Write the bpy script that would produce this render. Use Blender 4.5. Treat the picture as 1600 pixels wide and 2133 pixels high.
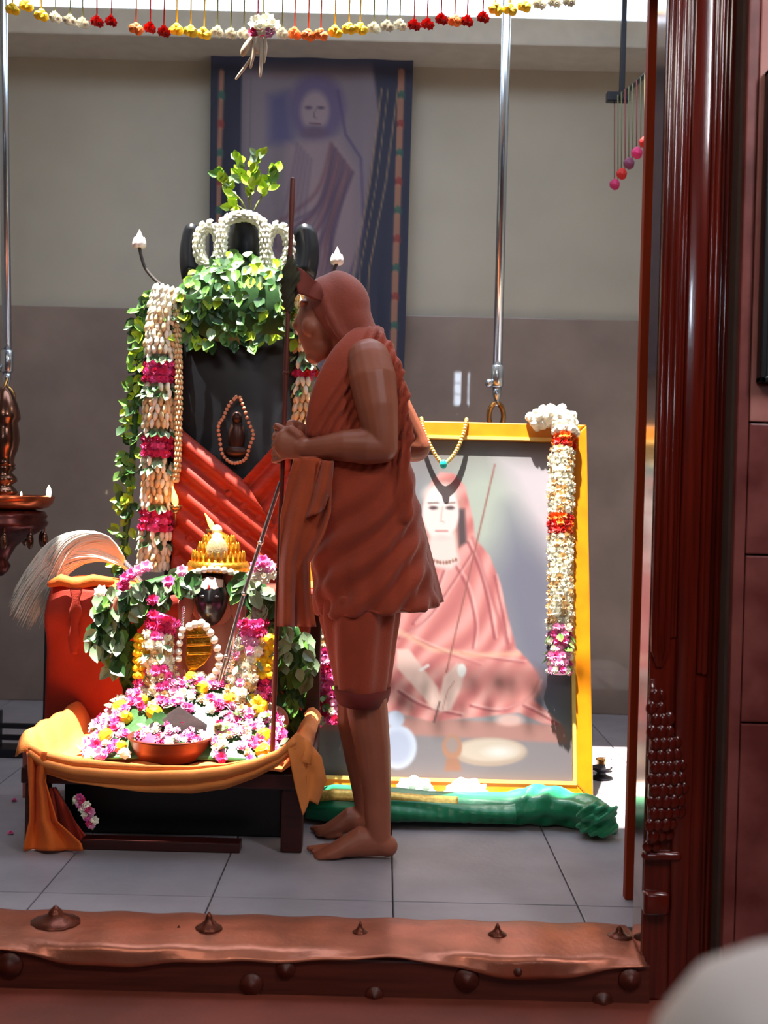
import bpy, bmesh, math, random
import numpy as np
from mathutils import Vector, Matrix, Quaternion, noise
random.seed(7); rng = np.random.default_rng(7)
S = bpy.context.scene
C = S.collection
for o in list(bpy.data.objects): bpy.data.objects.remove(o)

# ------------------------------------------------------------------ camera
F, W, H = 2500.0, 1600.0, 2133.0
PITCH, ROLL = math.radians(0.84), math.radians(1.4)
CAM = Vector((0, 0, 1.0))
fw = Vector((0, math.cos(PITCH), -math.sin(PITCH)))
_u = Vector((0, math.sin(PITCH), math.cos(PITCH))); _r = Vector((1, 0, 0))
rt = math.cos(ROLL) * _r + math.sin(ROLL) * _u
up = -math.sin(ROLL) * _r + math.cos(ROLL) * _u
cd = bpy.data.cameras.new('camera'); cam = bpy.data.objects.new('camera', cd); C.objects.link(cam)
cd.sensor_fit = 'VERTICAL'; cd.sensor_height = 36; cd.lens = 36 * F / H
cd.dof.use_dof = True; cd.dof.focus_distance = 3.5; cd.dof.aperture_fstop = 4.2
cd.clip_start = 0.02
cam.matrix_world = Matrix(((rt.x, up.x, -fw.x, CAM.x), (rt.y, up.y, -fw.y, CAM.y), (rt.z, up.z, -fw.z, CAM.z), (0, 0, 0, 1)))
S.camera = cam

# ------------------------------------------------------------------ world, sun, lamps, exposure
w = bpy.data.worlds.new('sky'); S.world = w; w.use_nodes = True
bg = w.node_tree.nodes['Background']; bg.inputs[0].default_value = (0.68, 0.82, 1.0, 1); bg.inputs[1].default_value = 5.2
sd = bpy.data.lights.new('sun', 'SUN'); sd.energy = 27.0; sd.angle = math.radians(0.9); sd.color = (1.0, 0.95, 0.86)
sun = bpy.data.objects.new('sun', sd); C.objects.link(sun)
SUN_DIR = Vector((0.10, 0.085, -1.0))
sun.rotation_euler = SUN_DIR.to_track_quat('-Z', 'Y').to_euler()
def area(name, loc, size, power, col, target):
    d = bpy.data.lights.new(name, 'AREA'); d.shape = 'RECTANGLE'; d.size, d.size_y = size; d.energy = power; d.color = col
    o = bpy.data.objects.new(name, d); C.objects.link(o); o.location = loc
    o.rotation_euler = (Vector(target) - Vector(loc)).to_track_quat('-Z', 'Y').to_euler(); return o
area('hall_ceiling_lamp', (-0.9, 0.6, 3.1), (1.6, 0.3), 20, (1.0, 0.93, 0.85), (-0.2, 2.9, 0.4))
area('hall_side_lamp', (1.7, 0.9, 3.0), (0.25, 1.2), 34, (0.95, 0.95, 1.0), (0.85, 2.6, 1.9))
S.view_settings.view_transform = 'Standard'; S.view_settings.look = 'None'
S.view_settings.exposure = 0.0; S.view_settings.gamma = 1.0; S.view_settings.use_curve_mapping = False

# ------------------------------------------------------------------ helpers
def P(px, py, Y):
    px, py = float(px), float(py); d = fw + (px - W / 2) / F * rt - (py - H / 2) / F * up
    return CAM + d * (Y / d.y)
def PZ(px, py, z):
    px, py = float(px), float(py); d = fw + (px - W / 2) / F * rt - (py - H / 2) / F * up
    return CAM + d * ((z - CAM.z) / d.z)
def project(v):
    q = np.asarray(v, float) - np.array(CAM)
    dz = q @ np.array(fw)
    return W / 2 + F * (q @ np.array(rt)) / dz, H / 2 - F * (q @ np.array(up)) / dz
def lin(c):
    c = np.asarray(c, float) / 255.0
    return np.where(c <= 0.04045, c / 12.92, ((c + 0.055) / 1.055) ** 2.4)
def rgb(c): return tuple(float(x) for x in lin(c)) + (1.0,)

MATS = {}
def mat(name, col, rough=0.6, metal=0.0, var=0.12, scale=14.0, bump=0.0, bscale=60.0, rnd=0.0, coat=0.0, sheen=0.0, spec=0.5, stretch=None, col2=None, attr=None, emit=None, sss=0.0, coatrough=0.05):
    if name in MATS: return MATS[name]
    m = bpy.data.materials.new(name); m.use_nodes = True; nt = m.node_tree; N, L = nt.nodes, nt.links
    b = N['Principled BSDF']; b.inputs['Roughness'].default_value = rough; b.inputs['Metallic'].default_value = metal
    b.inputs['Specular IOR Level'].default_value = spec
    b.inputs['Coat Weight'].default_value = coat; b.inputs['Coat Roughness'].default_value = coatrough
    b.inputs['Sheen Weight'].default_value = sheen
    if sss:
        b.inputs['Subsurface Weight'].default_value = sss; b.inputs['Subsurface Radius'].default_value = (0.02, 0.012, 0.006); b.inputs['Subsurface Scale'].default_value = 0.5
    tc = N.new('ShaderNodeTexCoord'); src = tc.outputs['Object']
    if stretch:
        mp = N.new('ShaderNodeMapping'); mp.inputs['Scale'].default_value = stretch; L.new(src, mp.inputs[0]); src = mp.outputs[0]
    nz = N.new('ShaderNodeTexNoise'); nz.inputs['Scale'].default_value = scale; nz.inputs['Detail'].default_value = 5; L.new(src, nz.inputs['Vector'])
    if attr:
        a = N.new('ShaderNodeAttribute'); a.attribute_name = attr; base = a.outputs['Color']
    else:
        mx = N.new('ShaderNodeMix'); mx.data_type = 'RGBA'
        c = np.array(lin(col)); 
        c2 = np.array(lin(col2)) if col2 is not None else None
        A = c * (1 - var) if c2 is None else c; B = np.minimum(c * (1 + var), 1) if c2 is None else c2
        mx.inputs[6].default_value = (*A, 1); mx.inputs[7].default_value = (*B, 1)
        rp = N.new('ShaderNodeMapRange'); rp.inputs[1].default_value = 0.35; rp.inputs[2].default_value = 0.65; L.new(nz.outputs['Fac'], rp.inputs[0])
        L.new(rp.outputs[0], mx.inputs[0]); base = mx.outputs[2]
    if rnd:
        oi = N.new('ShaderNodeObjectInfo'); hs = N.new('ShaderNodeHueSaturation')
        mr = N.new('ShaderNodeMapRange'); mr.inputs[3].default_value = 1 - rnd; mr.inputs[4].default_value = 1 + rnd; L.new(oi.outputs['Random'], mr.inputs[0])
        L.new(mr.outputs[0], hs.inputs['Value']); L.new(base, hs.inputs['Color']); base = hs.outputs[0]
    L.new(base, b.inputs['Base Color'])
    if emit:
        b.inputs['Emission Color'].default_value = rgb(emit[0]); b.inputs['Emission Strength'].default_value = emit[1]
    if bump:
        n2 = N.new('ShaderNodeTexNoise'); n2.inputs['Scale'].default_value = bscale; n2.inputs['Detail'].default_value = 4; L.new(src, n2.inputs['Vector'])
        bp = N.new('ShaderNodeBump'); bp.inputs['Strength'].default_value = bump; bp.inputs['Distance'].default_value = 0.004; L.new(n2.outputs['Fac'], bp.inputs['Height']); L.new(bp.outputs[0], b.inputs['Normal'])
    MATS[name] = m; return m

def basis(t, ref=None):
    t = Vector(t).normalized()
    ref = Vector(ref) if ref is not None else (Vector((0, 0, 1)) if abs(t.z) < 0.9 else Vector((0, 1, 0)))
    a = ref - t * ref.dot(t)
    if a.length < 1e-5: a = t.orthogonal()
    a.normalize(); return a, t.cross(a)

class MB:
    def __init__(s): s.v = []; s.f = []
    def add(s, v, f):
        n = len(s.v); s.v += [tuple(x) for x in v]; s.f += [tuple(i + n for i in q) for q in f]; return s
    def box(s, lo, hi):
        (a, b, c), (d, e, g) = lo, hi
        return s.add([(a, b, c), (d, b, c), (d, e, c), (a, e, c), (a, b, g), (d, b, g), (d, e, g), (a, e, g)],
                     [(0, 3, 2, 1), (4, 5, 6, 7), (0, 1, 5, 4), (1, 2, 6, 5), (2, 3, 7, 6), (3, 0, 4, 7)])
    def sweep(s, pts, rad, n=14, ref=None, round_=True):
        pts = [Vector(p) for p in pts]; k = len(pts)
        rad = [(r, r) if not hasattr(r, '__len__') else tuple(r) for r in rad]
        T = [(pts[min(i + 1, k - 1)] - pts[max(i - 1, 0)]).normalized() for i in range(k)]
        a, b = basis(T[0], ref); fr = []
        for i in range(k):
            if ref is not None: a, b = basis(T[i], ref)
            else:
                a = a - T[i] * a.dot(T[i]); a.normalize(); b = T[i].cross(a)
            fr.append((a.copy(), b.copy()))
        rows = []
        def ring(p, fa, ra, rb):
            return [p + fa[0] * (ra * math.cos(2 * math.pi * j / n)) + fa[1] * (rb * math.sin(2 * math.pi * j / n)) for j in range(n)]
        if round_:
            m = (rad[0][0] + rad[0][1]) / 2
            for q in (75, 50, 25): rows.append(ring(pts[0] - T[0] * m * math.sin(math.radians(q)), fr[0], rad[0][0] * math.cos(math.radians(q)), rad[0][1] * math.cos(math.radians(q))))
        for i in range(k): rows.append(ring(pts[i], fr[i], *rad[i]))
        if round_:
            m = (rad[-1][0] + rad[-1][1]) / 2
            for q in (25, 50, 75): rows.append(ring(pts[-1] + T[-1] * m * math.sin(math.radians(q)), fr[-1], rad[-1][0] * math.cos(math.radians(q)), rad[-1][1] * math.cos(math.radians(q))))
        return s.rows(rows)
    def rows(s, rows, cap=True, closed=True):
        n = len(rows[0]); v = [p for r in rows for p in r]; f = []
        for i in range(len(rows) - 1):
            for j in range(n if closed else n - 1):
                j2 = (j + 1) % n
                f.append((i * n + j, i * n + j2, (i + 1) * n + j2, (i + 1) * n + j))
        if cap: f.append(tuple(reversed(range(n)))); f.append(tuple((len(rows) - 1) * n + j for j in range(n)))
        return s.add(v, f)
    def lathe(s, prof, c, n=32, axis=(0, 0, 1)):
        a, b = basis(axis); ax = Vector(axis).normalized(); c = Vector(c)
        return s.rows([[c + ax * z + a * (r * math.cos(2 * math.pi * j / n)) + b * (r * math.sin(2 * math.pi * j / n)) for j in range(n)] for r, z in prof])
    def ell(s, c, r, nu=20, nv=12, rot=None):
        c = Vector(c); r = (r, r, r) if not hasattr(r, '__len__') else r; rows = []
        for i in range(nv + 1):
            th = math.pi * (i + 0.02) / (nv + 0.04); row = []
            for j in range(nu):
                ph = 2 * math.pi * j / nu
                p = Vector((r[0] * math.sin(th) * math.cos(ph), r[1] * math.sin(th) * math.sin(ph), -r[2] * math.cos(th)))
                row.append(c + (rot @ p if rot else p))
            rows.append(row)
        return s.rows(rows)
    def sheet(s, fn, nu, nv, th=0.004):
        p = np.array([[tuple(fn(i / nu, j / nv)) for i in range(nu + 1)] for j in range(nv + 1)])
        du = np.gradient(p, axis=1); dv = np.gradient(p, axis=0); nn = np.cross(du, dv); nn /= np.maximum(np.linalg.norm(nn, axis=2, keepdims=True), 1e-9)
        q = p - nn * th; n = nu + 1; A = p.reshape(-1, 3); B = q.reshape(-1, 3); o = len(A); f = []
        for j in range(nv):
            for i in range(nu):
                a = j * n + i; f.append((a, a + 1, a + n + 1, a + n)); f.append((o + a, o + a + n, o + a + n + 1, o + a + 1))
        for i in range(nu):
            f.append((i + 1, i, o + i, o + i + 1)); a = nv * n + i; f.append((a, a + 1, o + a + 1, o + a))
        for j in range(nv):
            a = j * n; f.append((a, a + n, o + a + n, o + a)); a = j * n + nu; f.append((a + n, a, o + a, o + a + n))
        return s.add(list(A) + list(B), f)
    def prism(s, poly, d):
        n = len(poly); d = Vector(d); v = [Vector(p) for p in poly] + [Vector(p) + d for p in poly]
        return s.add(v, [tuple(range(n)), tuple(reversed(range(n, 2 * n)))] + [((i + 1) % n, i, n + i, n + (i + 1) % n) for i in range(n)])
    def mesh(s, name, org=(0, 0, 0), smooth=True, bevel=0, sharp=None):
        me = bpy.data.meshes.new(name); org = Vector(org)
        me.from_pydata([tuple(Vector(p) - org) for p in s.v], [], s.f)
        bm = bmesh.new(); bm.from_mesh(me)
        bmesh.ops.recalc_face_normals(bm, faces=bm.faces)
        if bevel: bmesh.ops.bevel(bm, geom=bm.edges[:], offset=bevel, segments=2, affect='EDGES', profile=0.6)
        for f in bm.faces: f.smooth = smooth
        bm.to_mesh(me); bm.free(); me.update()
        if smooth and sharp: me.set_sharp_from_angle(angle=math.radians(sharp))
        return me
def remesh(mb, voxel, smooth=4, fac=0.5):
    me = mb.mesh('tmp'); o = bpy.data.objects.new('tmp', me); C.objects.link(o)
    md = o.modifiers.new('r', 'REMESH'); md.mode = 'VOXEL'; md.voxel_size = voxel; md.use_smooth_shade = True
    if smooth:
        sm = o.modifiers.new('s', 'SMOOTH'); sm.iterations = smooth; sm.factor = fac
    dg = bpy.context.evaluated_depsgraph_get(); r = bpy.data.meshes.new_from_object(o.evaluated_get(dg))
    bpy.data.objects.remove(o); return r
def shift_mesh(me, org):
    me.transform(Matrix.Translation(-Vector(org))); return me

LOC = {}
def link(o, parent=None, mats=None):
    C.objects.link(o)
    if parent is not None: o.parent = parent
    return o
def org(parent):
    l = Vector((0, 0, 0))
    while parent is not None: l += Vector(parent.location); parent = parent.parent
    return l
def tag(o, label=None, cat=None, group=None, kind=None):
    if label: o['label'] = label
    if cat: o['category'] = cat
    if group: o['group'] = group
    if kind: o['kind'] = kind
    return o
def thing(name, label, cat, loc=(0, 0, 0), group=None):
    o = bpy.data.objects.new(name, None); C.objects.link(o); o.location = loc; o.empty_display_size = 0.05
    return tag(o, label, cat, group)
def part(name, mb, m, parent=None, smooth=True, bevel=0, sharp=None, label=None, kind=None, base=None):
    """world-space geometry -> one mesh object (child of parent, or top level with its origin at base)"""
    og = org(parent) if parent is not None else Vector(base or (0, 0, 0))
    me = mb if isinstance(mb, bpy.types.Mesh) else mb.mesh(name, og, smooth, bevel, sharp)
    if isinstance(mb, bpy.types.Mesh): shift_mesh(me, og); me.name = name
    me.materials.clear()
    for x in (m if isinstance(m, (list, tuple)) else [m]): me.materials.append(x)
    o = bpy.data.objects.new(name, me); link(o, parent)
    if parent is None: o.location = og
    return tag(o, label, kind=kind)
def piece(name, me, parent, loc, rot=None, scale=1.0):
    o = bpy.data.objects.new(name, me); C.objects.link(o); o.parent = parent
    o.location = Vector(loc) - org(parent)
    if rot is not None: o.rotation_mode = 'QUATERNION'; o.rotation_quaternion = rot
    o.scale = (scale,) * 3 if not hasattr(scale, '__len__') else scale
    return o
def look(n, spin=0.0):
    q = Vector(n).normalized().to_track_quat('Z', 'Y'); return q @ Quaternion((0, 0, 1), spin)
def catmull(pts, k=8):
    pts = [Vector(p) for p in pts]; out = []
    for i in range(len(pts) - 1):
        p0, p1, p2, p3 = pts[max(i - 1, 0)], pts[i], pts[i + 1], pts[min(i + 2, len(pts) - 1)]
        for j in range(k):
            t = j / k
            out.append(0.5 * ((2 * p1) + (p2 - p0) * t + (2 * p0 - 5 * p1 + 4 * p2 - p3) * t * t + (3 * p1 - p0 - 3 * p2 + p3) * t ** 3))
    out.append(pts[-1]); return out
def interp(t, xs, ys): return float(np.interp(t, xs, ys))

# ------------------------------------------------------------------ materials
M_plaster = mat('plaster', (182, 174, 158), 0.85, var=0.05, scale=2.5, bump=0.15, bscale=30)
M_dado = mat('dado_stone', (142, 124, 115), 0.45, var=0.16, scale=3.0, spec=0.3, coat=0.35, coatrough=0.02)
M_beam = mat('beam_plaster', (190, 184, 172), 0.8, var=0.05)
M_slab = mat('floor_stone', (150, 144, 150), 0.5, var=0.14, scale=4.0, bump=0.25, bscale=45, rnd=0.05)
M_joint = mat('joint_mortar', (100, 94, 96), 0.9)
M_dark = mat('hall_wall', (90, 70, 62), 0.8)
M_hallfloor = mat('hall_floor', (110, 80, 70), 0.5)
M_wood = mat('polished_teak', (100, 25, 13), 0.16, var=0.28, scale=5, stretch=(18, 18, 0.8), coat=0.8, coatrough=0.08, bump=0.05)
M_carved = mat('carved_teak', (96, 24, 14), 0.2, var=0.3, scale=20, coat=0.7, coatrough=0.12, bump=0.15)
M_batten = mat('batten_wood', (150, 52, 20), 0.6, spec=0.15, var=0.12, scale=5, stretch=(14, 14, 0.7))
M_reveal = mat('polished_strip', (170, 150, 145), 0.12, metal=0.9, var=0.05)
M_granite = mat('red_granite', (150, 82, 76), 0.28, col2=(112, 50, 46), scale=9.0, bump=0.05)
M_granite2 = mat('red_granite_light', (212, 146, 136), 0.25, col2=(184, 112, 104), scale=7.0)
M_copper = mat('hammered_copper', (188, 112, 86), 0.36, metal=0.6, var=0.16, scale=12, bump=0.4, bscale=40)
M_sillwood = mat('threshold_wood', (92, 38, 26), 0.4, var=0.3, scale=6, stretch=(0.8, 14, 14), bump=0.15)
M_stepwood = mat('step_stone', (132, 62, 46), 0.5, var=0.2, scale=5, bump=0.2)
M_boss = mat('bronze_boss', (110, 52, 34), 0.35, metal=0.6, var=0.25, scale=40, bump=0.4)
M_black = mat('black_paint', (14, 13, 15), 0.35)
M_bench = mat('dark_red_bench_wood', (58, 16, 12), 0.4, var=0.25, scale=8, stretch=(1, 12, 12))
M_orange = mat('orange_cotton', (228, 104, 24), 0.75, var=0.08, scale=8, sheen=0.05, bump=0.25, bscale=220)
M_orange_shade = mat('shaded_orange_cotton', (160, 38, 12), 0.75, var=0.1, scale=8, sheen=0.05, bump=0.25, bscale=220)  # orange cotton darkened: shade of the backrest panel and folds put into its colour
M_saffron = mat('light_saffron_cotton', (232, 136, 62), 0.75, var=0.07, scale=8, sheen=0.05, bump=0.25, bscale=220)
M_robe = mat('ochre_robe', (162, 60, 29), 0.85, var=0.1, scale=9, sheen=0.25, bump=0.3, bscale=160)
M_robedark = mat('robe_hem_border', (112, 30, 24), 0.85, var=0.1)
M_skin = mat('brown_skin', (160, 90, 66), 0.45, var=0.08, scale=12, bump=0.06, sss=0.08)
M_hood = mat('ochre_head_cloth', (150, 66, 46), 0.75, var=0.1, scale=10, sheen=0.2, bump=0.25, bscale=160)
M_eye = mat('dark_eye', (24, 14, 12), 0.2)
M_staff = mat('staff_wood', (106, 44, 32), 0.5, var=0.2, scale=10, stretch=(10, 10, 1))
M_bundle = mat('dark_green_bundle_cloth', (58, 56, 38), 0.9, var=0.3, scale=20)
M_silver = mat('silver', (205, 203, 208), 0.25, metal=0.9)
M_steel = mat('brushed_steel', (186, 194, 204), 0.22, metal=0.95, var=0.04)
M_gold = mat('gold', (214, 150, 44), 0.28, metal=0.85, var=0.2, scale=60, bump=0.5, bscale=120)
M_brass = mat('brass', (168, 122, 70), 0.2, metal=0.9, var=0.15)
M_lampmetal = mat('dark_bronze_lamp', (120, 84, 70), 0.18, metal=0.9, var=0.25, scale=18)
M_stone = mat('black_granite', (22, 24, 30), 0.35, var=0.2, scale=25, spec=0.6)
M_face = mat('polished_black_stone', (12, 11, 14), 0.3, var=0.1, spec=0.7)
M_ash = mat('white_ash', (226, 200, 192), 0.9)
M_red = mat('red_silk', (160, 38, 8), 0.5, var=0.14, scale=7, stretch=(3, 3, 14), sheen=0.05, bump=0.2, bscale=60)
M_salmon = mat('salmon_cotton', (198, 122, 98), 0.75, var=0.08, sheen=0.3, bump=0.2, bscale=160)
M_green = mat('green_silk', (14, 148, 98), 0.36, var=0.14, scale=10, sheen=0.3, bump=0.15, bscale=90)
M_goldthread = mat('gold_thread', (222, 190, 96), 0.45, metal=0.4, var=0.2, scale=90)
M_white = mat('white_cotton', (240, 238, 234), 0.8, var=0.03, bump=0.3, bscale=40)
M_hair = mat('white_yak_hair', (236, 232, 222), 0.6, var=0.04)
M_frame = mat('amber_frame_wood', (206, 124, 14), 0.3, var=0.14, scale=5, stretch=(2, 2, 2), coat=0.5)
M_framelip = mat('frame_gilt_lip', (240, 200, 110), 0.3, var=0.08, metal=0.3)
M_paint = mat('glazed_painting', (255, 255, 255), 0.4, attr='paint', coat=0.5, coatrough=0.05)
M_tap = mat('printed_hanging_cloth', (255, 255, 255), 0.85, attr='paint', bump=0.2, bscale=120)
M_turq = mat('turquoise_bead', (40, 190, 180), 0.25)
M_bowl = mat('copper_bowl', (120, 50, 32), 0.4, metal=0.45, var=0.2, scale=9)
M_maroon = mat('dark_maroon_powder', (30, 9, 11), 0.95, var=0.3, scale=40, bump=0.6)
M_flame = mat('flame', (255, 190, 80), 0.5, emit=((255, 168, 60), 9.0))
M_whiteflame = mat('lamp_flame', (255, 230, 180), 0.5, emit=((255, 226, 170), 14.0))
M_ironrail = mat('dark_iron', (34, 32, 40), 0.4, metal=0.4)
M_pale = mat('pale_enamel', (250, 244, 244), 0.45, var=0.03)
M_window = mat('daylit_pane', (220, 235, 255), 0.5, emit=((225, 238, 255), 60.0))
# flowers and leaves
FC = dict(white=(244, 240, 222), beige=(226, 196, 148), magenta=(208, 40, 104), pink=(232, 92, 166), lpink=(240, 168, 206), yellow=(246, 200, 10), orange=(240, 112, 20),
          red=(206, 30, 24), green=(96, 140, 60), dgreen=(46, 84, 40), lgreen=(168, 200, 40), pgreen=(140, 164, 128), purple=(140, 60, 96))
FM = {k: mat('petal_' + k, v, 0.6, var=0.1, scale=120, rnd=0.16) for k, v in FC.items() if 'green' not in k}
LM = {k: mat('leaf_' + k, v, 0.42, var=0.16, scale=60, rnd=0.22) for k, v in FC.items() if 'green' in k}
def petal_mesh(kind):
    mb = MB()
    if kind == 'bloom':            # layered rosette
        for ring, (n, r0, r1, z0, z1, wd) in enumerate([(7, .1, 1.0, 0, .18, .42), (6, .08, .72, .12, .5, .36), (5, .04, .4, .3, .8, .26)]):
            for j in range(n):
                a = 2 * math.pi * (j + ring * .37) / n; d = Vector((math.cos(a), math.sin(a), 0)); t = Vector((-d.y, d.x, 0))
                p = [d * r0 + Vector((0, 0, z0)), d * (r1 * .6) + t * wd + Vector((0, 0, (z0 + z1) / 2)), d * r1 + Vector((0, 0, z1)), d * (r1 * .6) - t * wd + Vector((0, 0, (z0 + z1) / 2))]
                mb.add(p, [(0, 1, 2), (0, 2, 3)])
    elif kind == 'pom':            # tight marigold ball
        bm = bmesh.new(); bmesh.ops.create_icosphere(bm, subdivisions=2, radius=1)
        for i, v in enumerate(bm.verts): v.co *= 0.82 + 0.3 * ((i * 7919) % 13) / 13
        mb.add([v.co.copy() for v in bm.verts], [tuple(v.index for v in f.verts) for f in bm.faces]); bm.free()
    elif kind == 'bud':            # long jasmine bud, points along z
        n = 6; prof = [(.12, -1), (.42, -.6), (.5, .1), (.34, .7), (.05, 1.0)]
        mb.rows([[(r * math.cos(2 * math.pi * j / n), r * math.sin(2 * math.pi * j / n), z) for j in range(n)] for r, z in prof])
    elif kind == 'leaf':           # folded leaf from origin along +y, face +z
        pr = [(0, .03), (.2, .26), (.5, .36), (.8, .2), (1.0, .02)]
        for sg in (-1, 1):
            v = []
            for y, wd in pr: v += [(0, y, -.10 * math.sin(y * 3.1)), (sg * wd, y, -.10 * math.sin(y * 3.1) + wd * .45)]
            mb.add(v, [(2 * i, 2 * i + 1, 2 * i + 3, 2 * i + 2) for i in range(4)])
    return mb
_PM = {}
def pm(kind, col):
    k = (kind, col)
    if k not in _PM:
        me = petal_mesh(kind).mesh(('leaf_' if kind == 'leaf' else 'flower_') + col, smooth=(kind in ('bud', 'leaf')))
        me.materials.append(LM[col] if col in LM else FM[col]); _PM[k] = me
    return _PM[k]
def leaf(parent, loc, direction, size, col, face=None):
    d = Vector(direction).normalized(); f = Vector(face) if face is not None else Vector((random.uniform(-.4, .4), -1, random.uniform(-.2, .7)))
    z = f - d * f.dot(d)
    if z.length < 1e-3: z = d.orthogonal()
    z.normalize(); x = d.cross(z)
    q = Matrix((x, d, z)).transposed().to_quaternion()
    return piece('leaf', pm('leaf', col), parent, loc, q, size)
def flower(parent, loc, n, size, col, kind='bloom'):
    return piece('flower', pm(kind, col), parent, loc, look(n, random.uniform(0, 6.28)), size)
def bud(parent, loc, axis, size, col):
    return piece('flower', pm('bud', col), parent, loc, look(axis), size)

# ================================================================== THE SETTING
def struct(name, mb, m, bevel=0, smooth=False, label=None):
    o = part(name, mb, m, None, smooth=smooth, bevel=bevel); o['kind'] = 'structure'
    if label: o['label'] = label
    return o
WALL_Y, ROOF = 5.60, 3.40
floor = struct('floor', MB().box((-2.2, 2.80, -0.3), (1.6, 5.7, -0.012)), M_joint, label='grey stone slab floor of the shrine')
xs = [-2.2, -1.71, -1.265, -0.82, -0.40, 0.045, 0.50, 0.95, 1.6]; ys = [2.80, 2.94, 3.86, 4.72, 5.62]
for i in range(len(xs) - 1):
    for j in range(len(ys) - 1):
        me = MB().box((xs[i] + .0015, ys[j] + .0015, -0.02), (xs[i + 1] - .0015, ys[j + 1] - .0015, 0.0)).mesh('floor_slab', bevel=0.003, smooth=False)
        me.materials.append(M_slab); link(bpy.data.objects.new('floor_slab', me), floor)
wb = struct('wall_back', MB().box((-2.2, WALL_Y, -0.3), (1.6, WALL_Y + .2, 3.10)), M_plaster, label='cream plaster back wall with dark stone dado')
part('dado', MB().box((-2.2, WALL_Y - .025, 0), (1.6, WALL_Y, 1.835)), M_dado, wb, smooth=False, bevel=.006, label='grey brown polished stone dado')
bz0, bz1 = P(1000, 92, 5.3).z, P(1000, 34, 5.3).z
beam = struct('trim_4', MB().box((-2.2, 5.30, bz0), (1.6, WALL_Y + .2, bz1)), M_beam, bevel=.008, label='pale plaster beam along the top of the back wall')
struct('wall_left', MB().box((-2.4, 2.6, -0.6), (-2.2, 5.8, ROOF)), M_plaster)
wr = struct('wall_right', MB().box((0.735, 2.56, -0.9), (4.2, 2.80, ROOF)), M_dark, label='red granite clad wall beside the doorway')
struct('wall_inner_right', MB().box((1.45, 2.80, -0.6), (1.6, 5.8, ROOF)), M_plaster)
struct('wall_front_left', MB().box((-4.2, 2.60, -0.9), (-1.25, 2.80, ROOF)), M_dark)
struct('wall_lintel', MB().box((-1.25, 2.60, 2.35), (0.735, 2.80, ROOF)), M_dark)
# roof: solid over the hall; unseen opening shaped to shade the monk, sun the bench
for lo, hi in [((-4.2, -6.2, ROOF), (4.2, 3.00, ROOF + .15)), ((-0.58, 3.00, ROOF), (4.2, 3.36, ROOF + .15)), ((-4.2, 3.00, ROOF), (-1.30, 4.55, ROOF + .15)),
               ((1.25, 3.36, ROOF), (4.2, 4.55, ROOF + .15)), ((-4.2, 4.55, ROOF), (4.2, 5.28, ROOF + .15))]:
    struct('ceiling', MB().box(lo, hi), M_beam)
struct('hall_floor', MB().box((-4.2, -6.2, -1.0), (4.2, 2.6, -0.6)), M_hallfloor)
struct('wall_hall_left', MB().box((-4.4, -6.2, -1.0), (-4.2, 3.0, ROOF)), M_dark)
struct('wall_hall_right', MB().box((4.2, -6.2, -1.0), (4.4, 3.0, ROOF)), M_dark)
wx, wz = 1.17, 2.56
for lo, hi in [((-4.4, -6.4, -1), (wx - .2, -6.2, ROOF)), ((wx + .2, -6.4, -1), (4.4, -6.2, ROOF)), ((wx - .2, -6.4, -1), (wx + .2, -6.2, wz - .25)), ((wx - .2, -6.4, wz + .25), (wx + .2, -6.2, ROOF))]:
    struct('wall_hall_back', MB().box(lo, hi), M_dark)
win = struct('window_1', MB().box((wx - .2, -6.36, wz - .25), (wx + .2, -6.34, wz + .25)), M_black)
for i in range(2):
    for j in range(3):
        part('pane', MB().box((wx - .19 + i * .2, -6.335, wz - .24 + j * .165), (wx - .01 + i * .2, -6.325, wz - .09 + j * .165)), M_window, win, smooth=False)
# granite slabs on the right wall
gx0, gx1 = 0.742, 0.768
def gz(y): return P(1575, y, 2.54).z
for a, b, x0, x1, m in [(ROOF, -0.9, gx0, gx1 - .002, M_granite), (ROOF, gz(880), gx1, 1.3, M_granite2), (gz(880), gz(1156), gx1, 1.3, M_granite), (gz(1156), gz(1506), gx1, 1.3, M_granite), (gz(1506), -0.9, gx1, 1.3, M_granite)]:
    part('granite_slab', MB().box((x0, 2.538, b + .002), (x1, 2.562, a - .002)), m, wr, smooth=False, bevel=.003)
# threshold
sill = struct('trim_1', MB().box((-1.3, 2.575, -0.09), (0.60, 2.80, -0.004)), M_sillwood, bevel=.006, label='dark wooden threshold capped with hammered copper')
def copper(u, v):
    x = -1.28 + 1.87 * u; k = v * 4
    wv = .014 * math.sin(x * 7.6 + 2.1) + .008 * math.sin(x * 13 + .4)
    y = interp(k, [0, 1, 2, 3, 4], [2.803, 2.74, 2.66, 2.59 + wv, 2.568]); z = interp(k, [0, 1, 2, 3, 4], [0.003, 0.012, 0.014, 0.006, -0.014 + wv])
    return (x, y, z + .002 * math.sin(x * 40))
part('copper_plate', MB().sheet(copper, 120, 16, .003), M_copper, sill, label='undulating hammered copper plate on the threshold')
def boss(px, py, r, h, parent):
    p = PZ(px, py, 0.012); mb = MB()
    mb.lathe([(r, 0), (r * .95, h * .18), (r * .62, h * .3), (r * .5, h * .42), (r * .3, h * .55), (r * .26, h * .72), (r * .06, h)], p, 12)
    part('boss', mb, M_boss, parent)
for px, py, r, h in [(115, 1925, .058, .042), (435, 1938, .032, .042), (372, 1938, .012, .012), (750, 1945, .018, .028), (1036, 1950, .022, .03), (1290, 1955, .03, .03)]: boss(px, py, r, h, sill)
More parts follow.
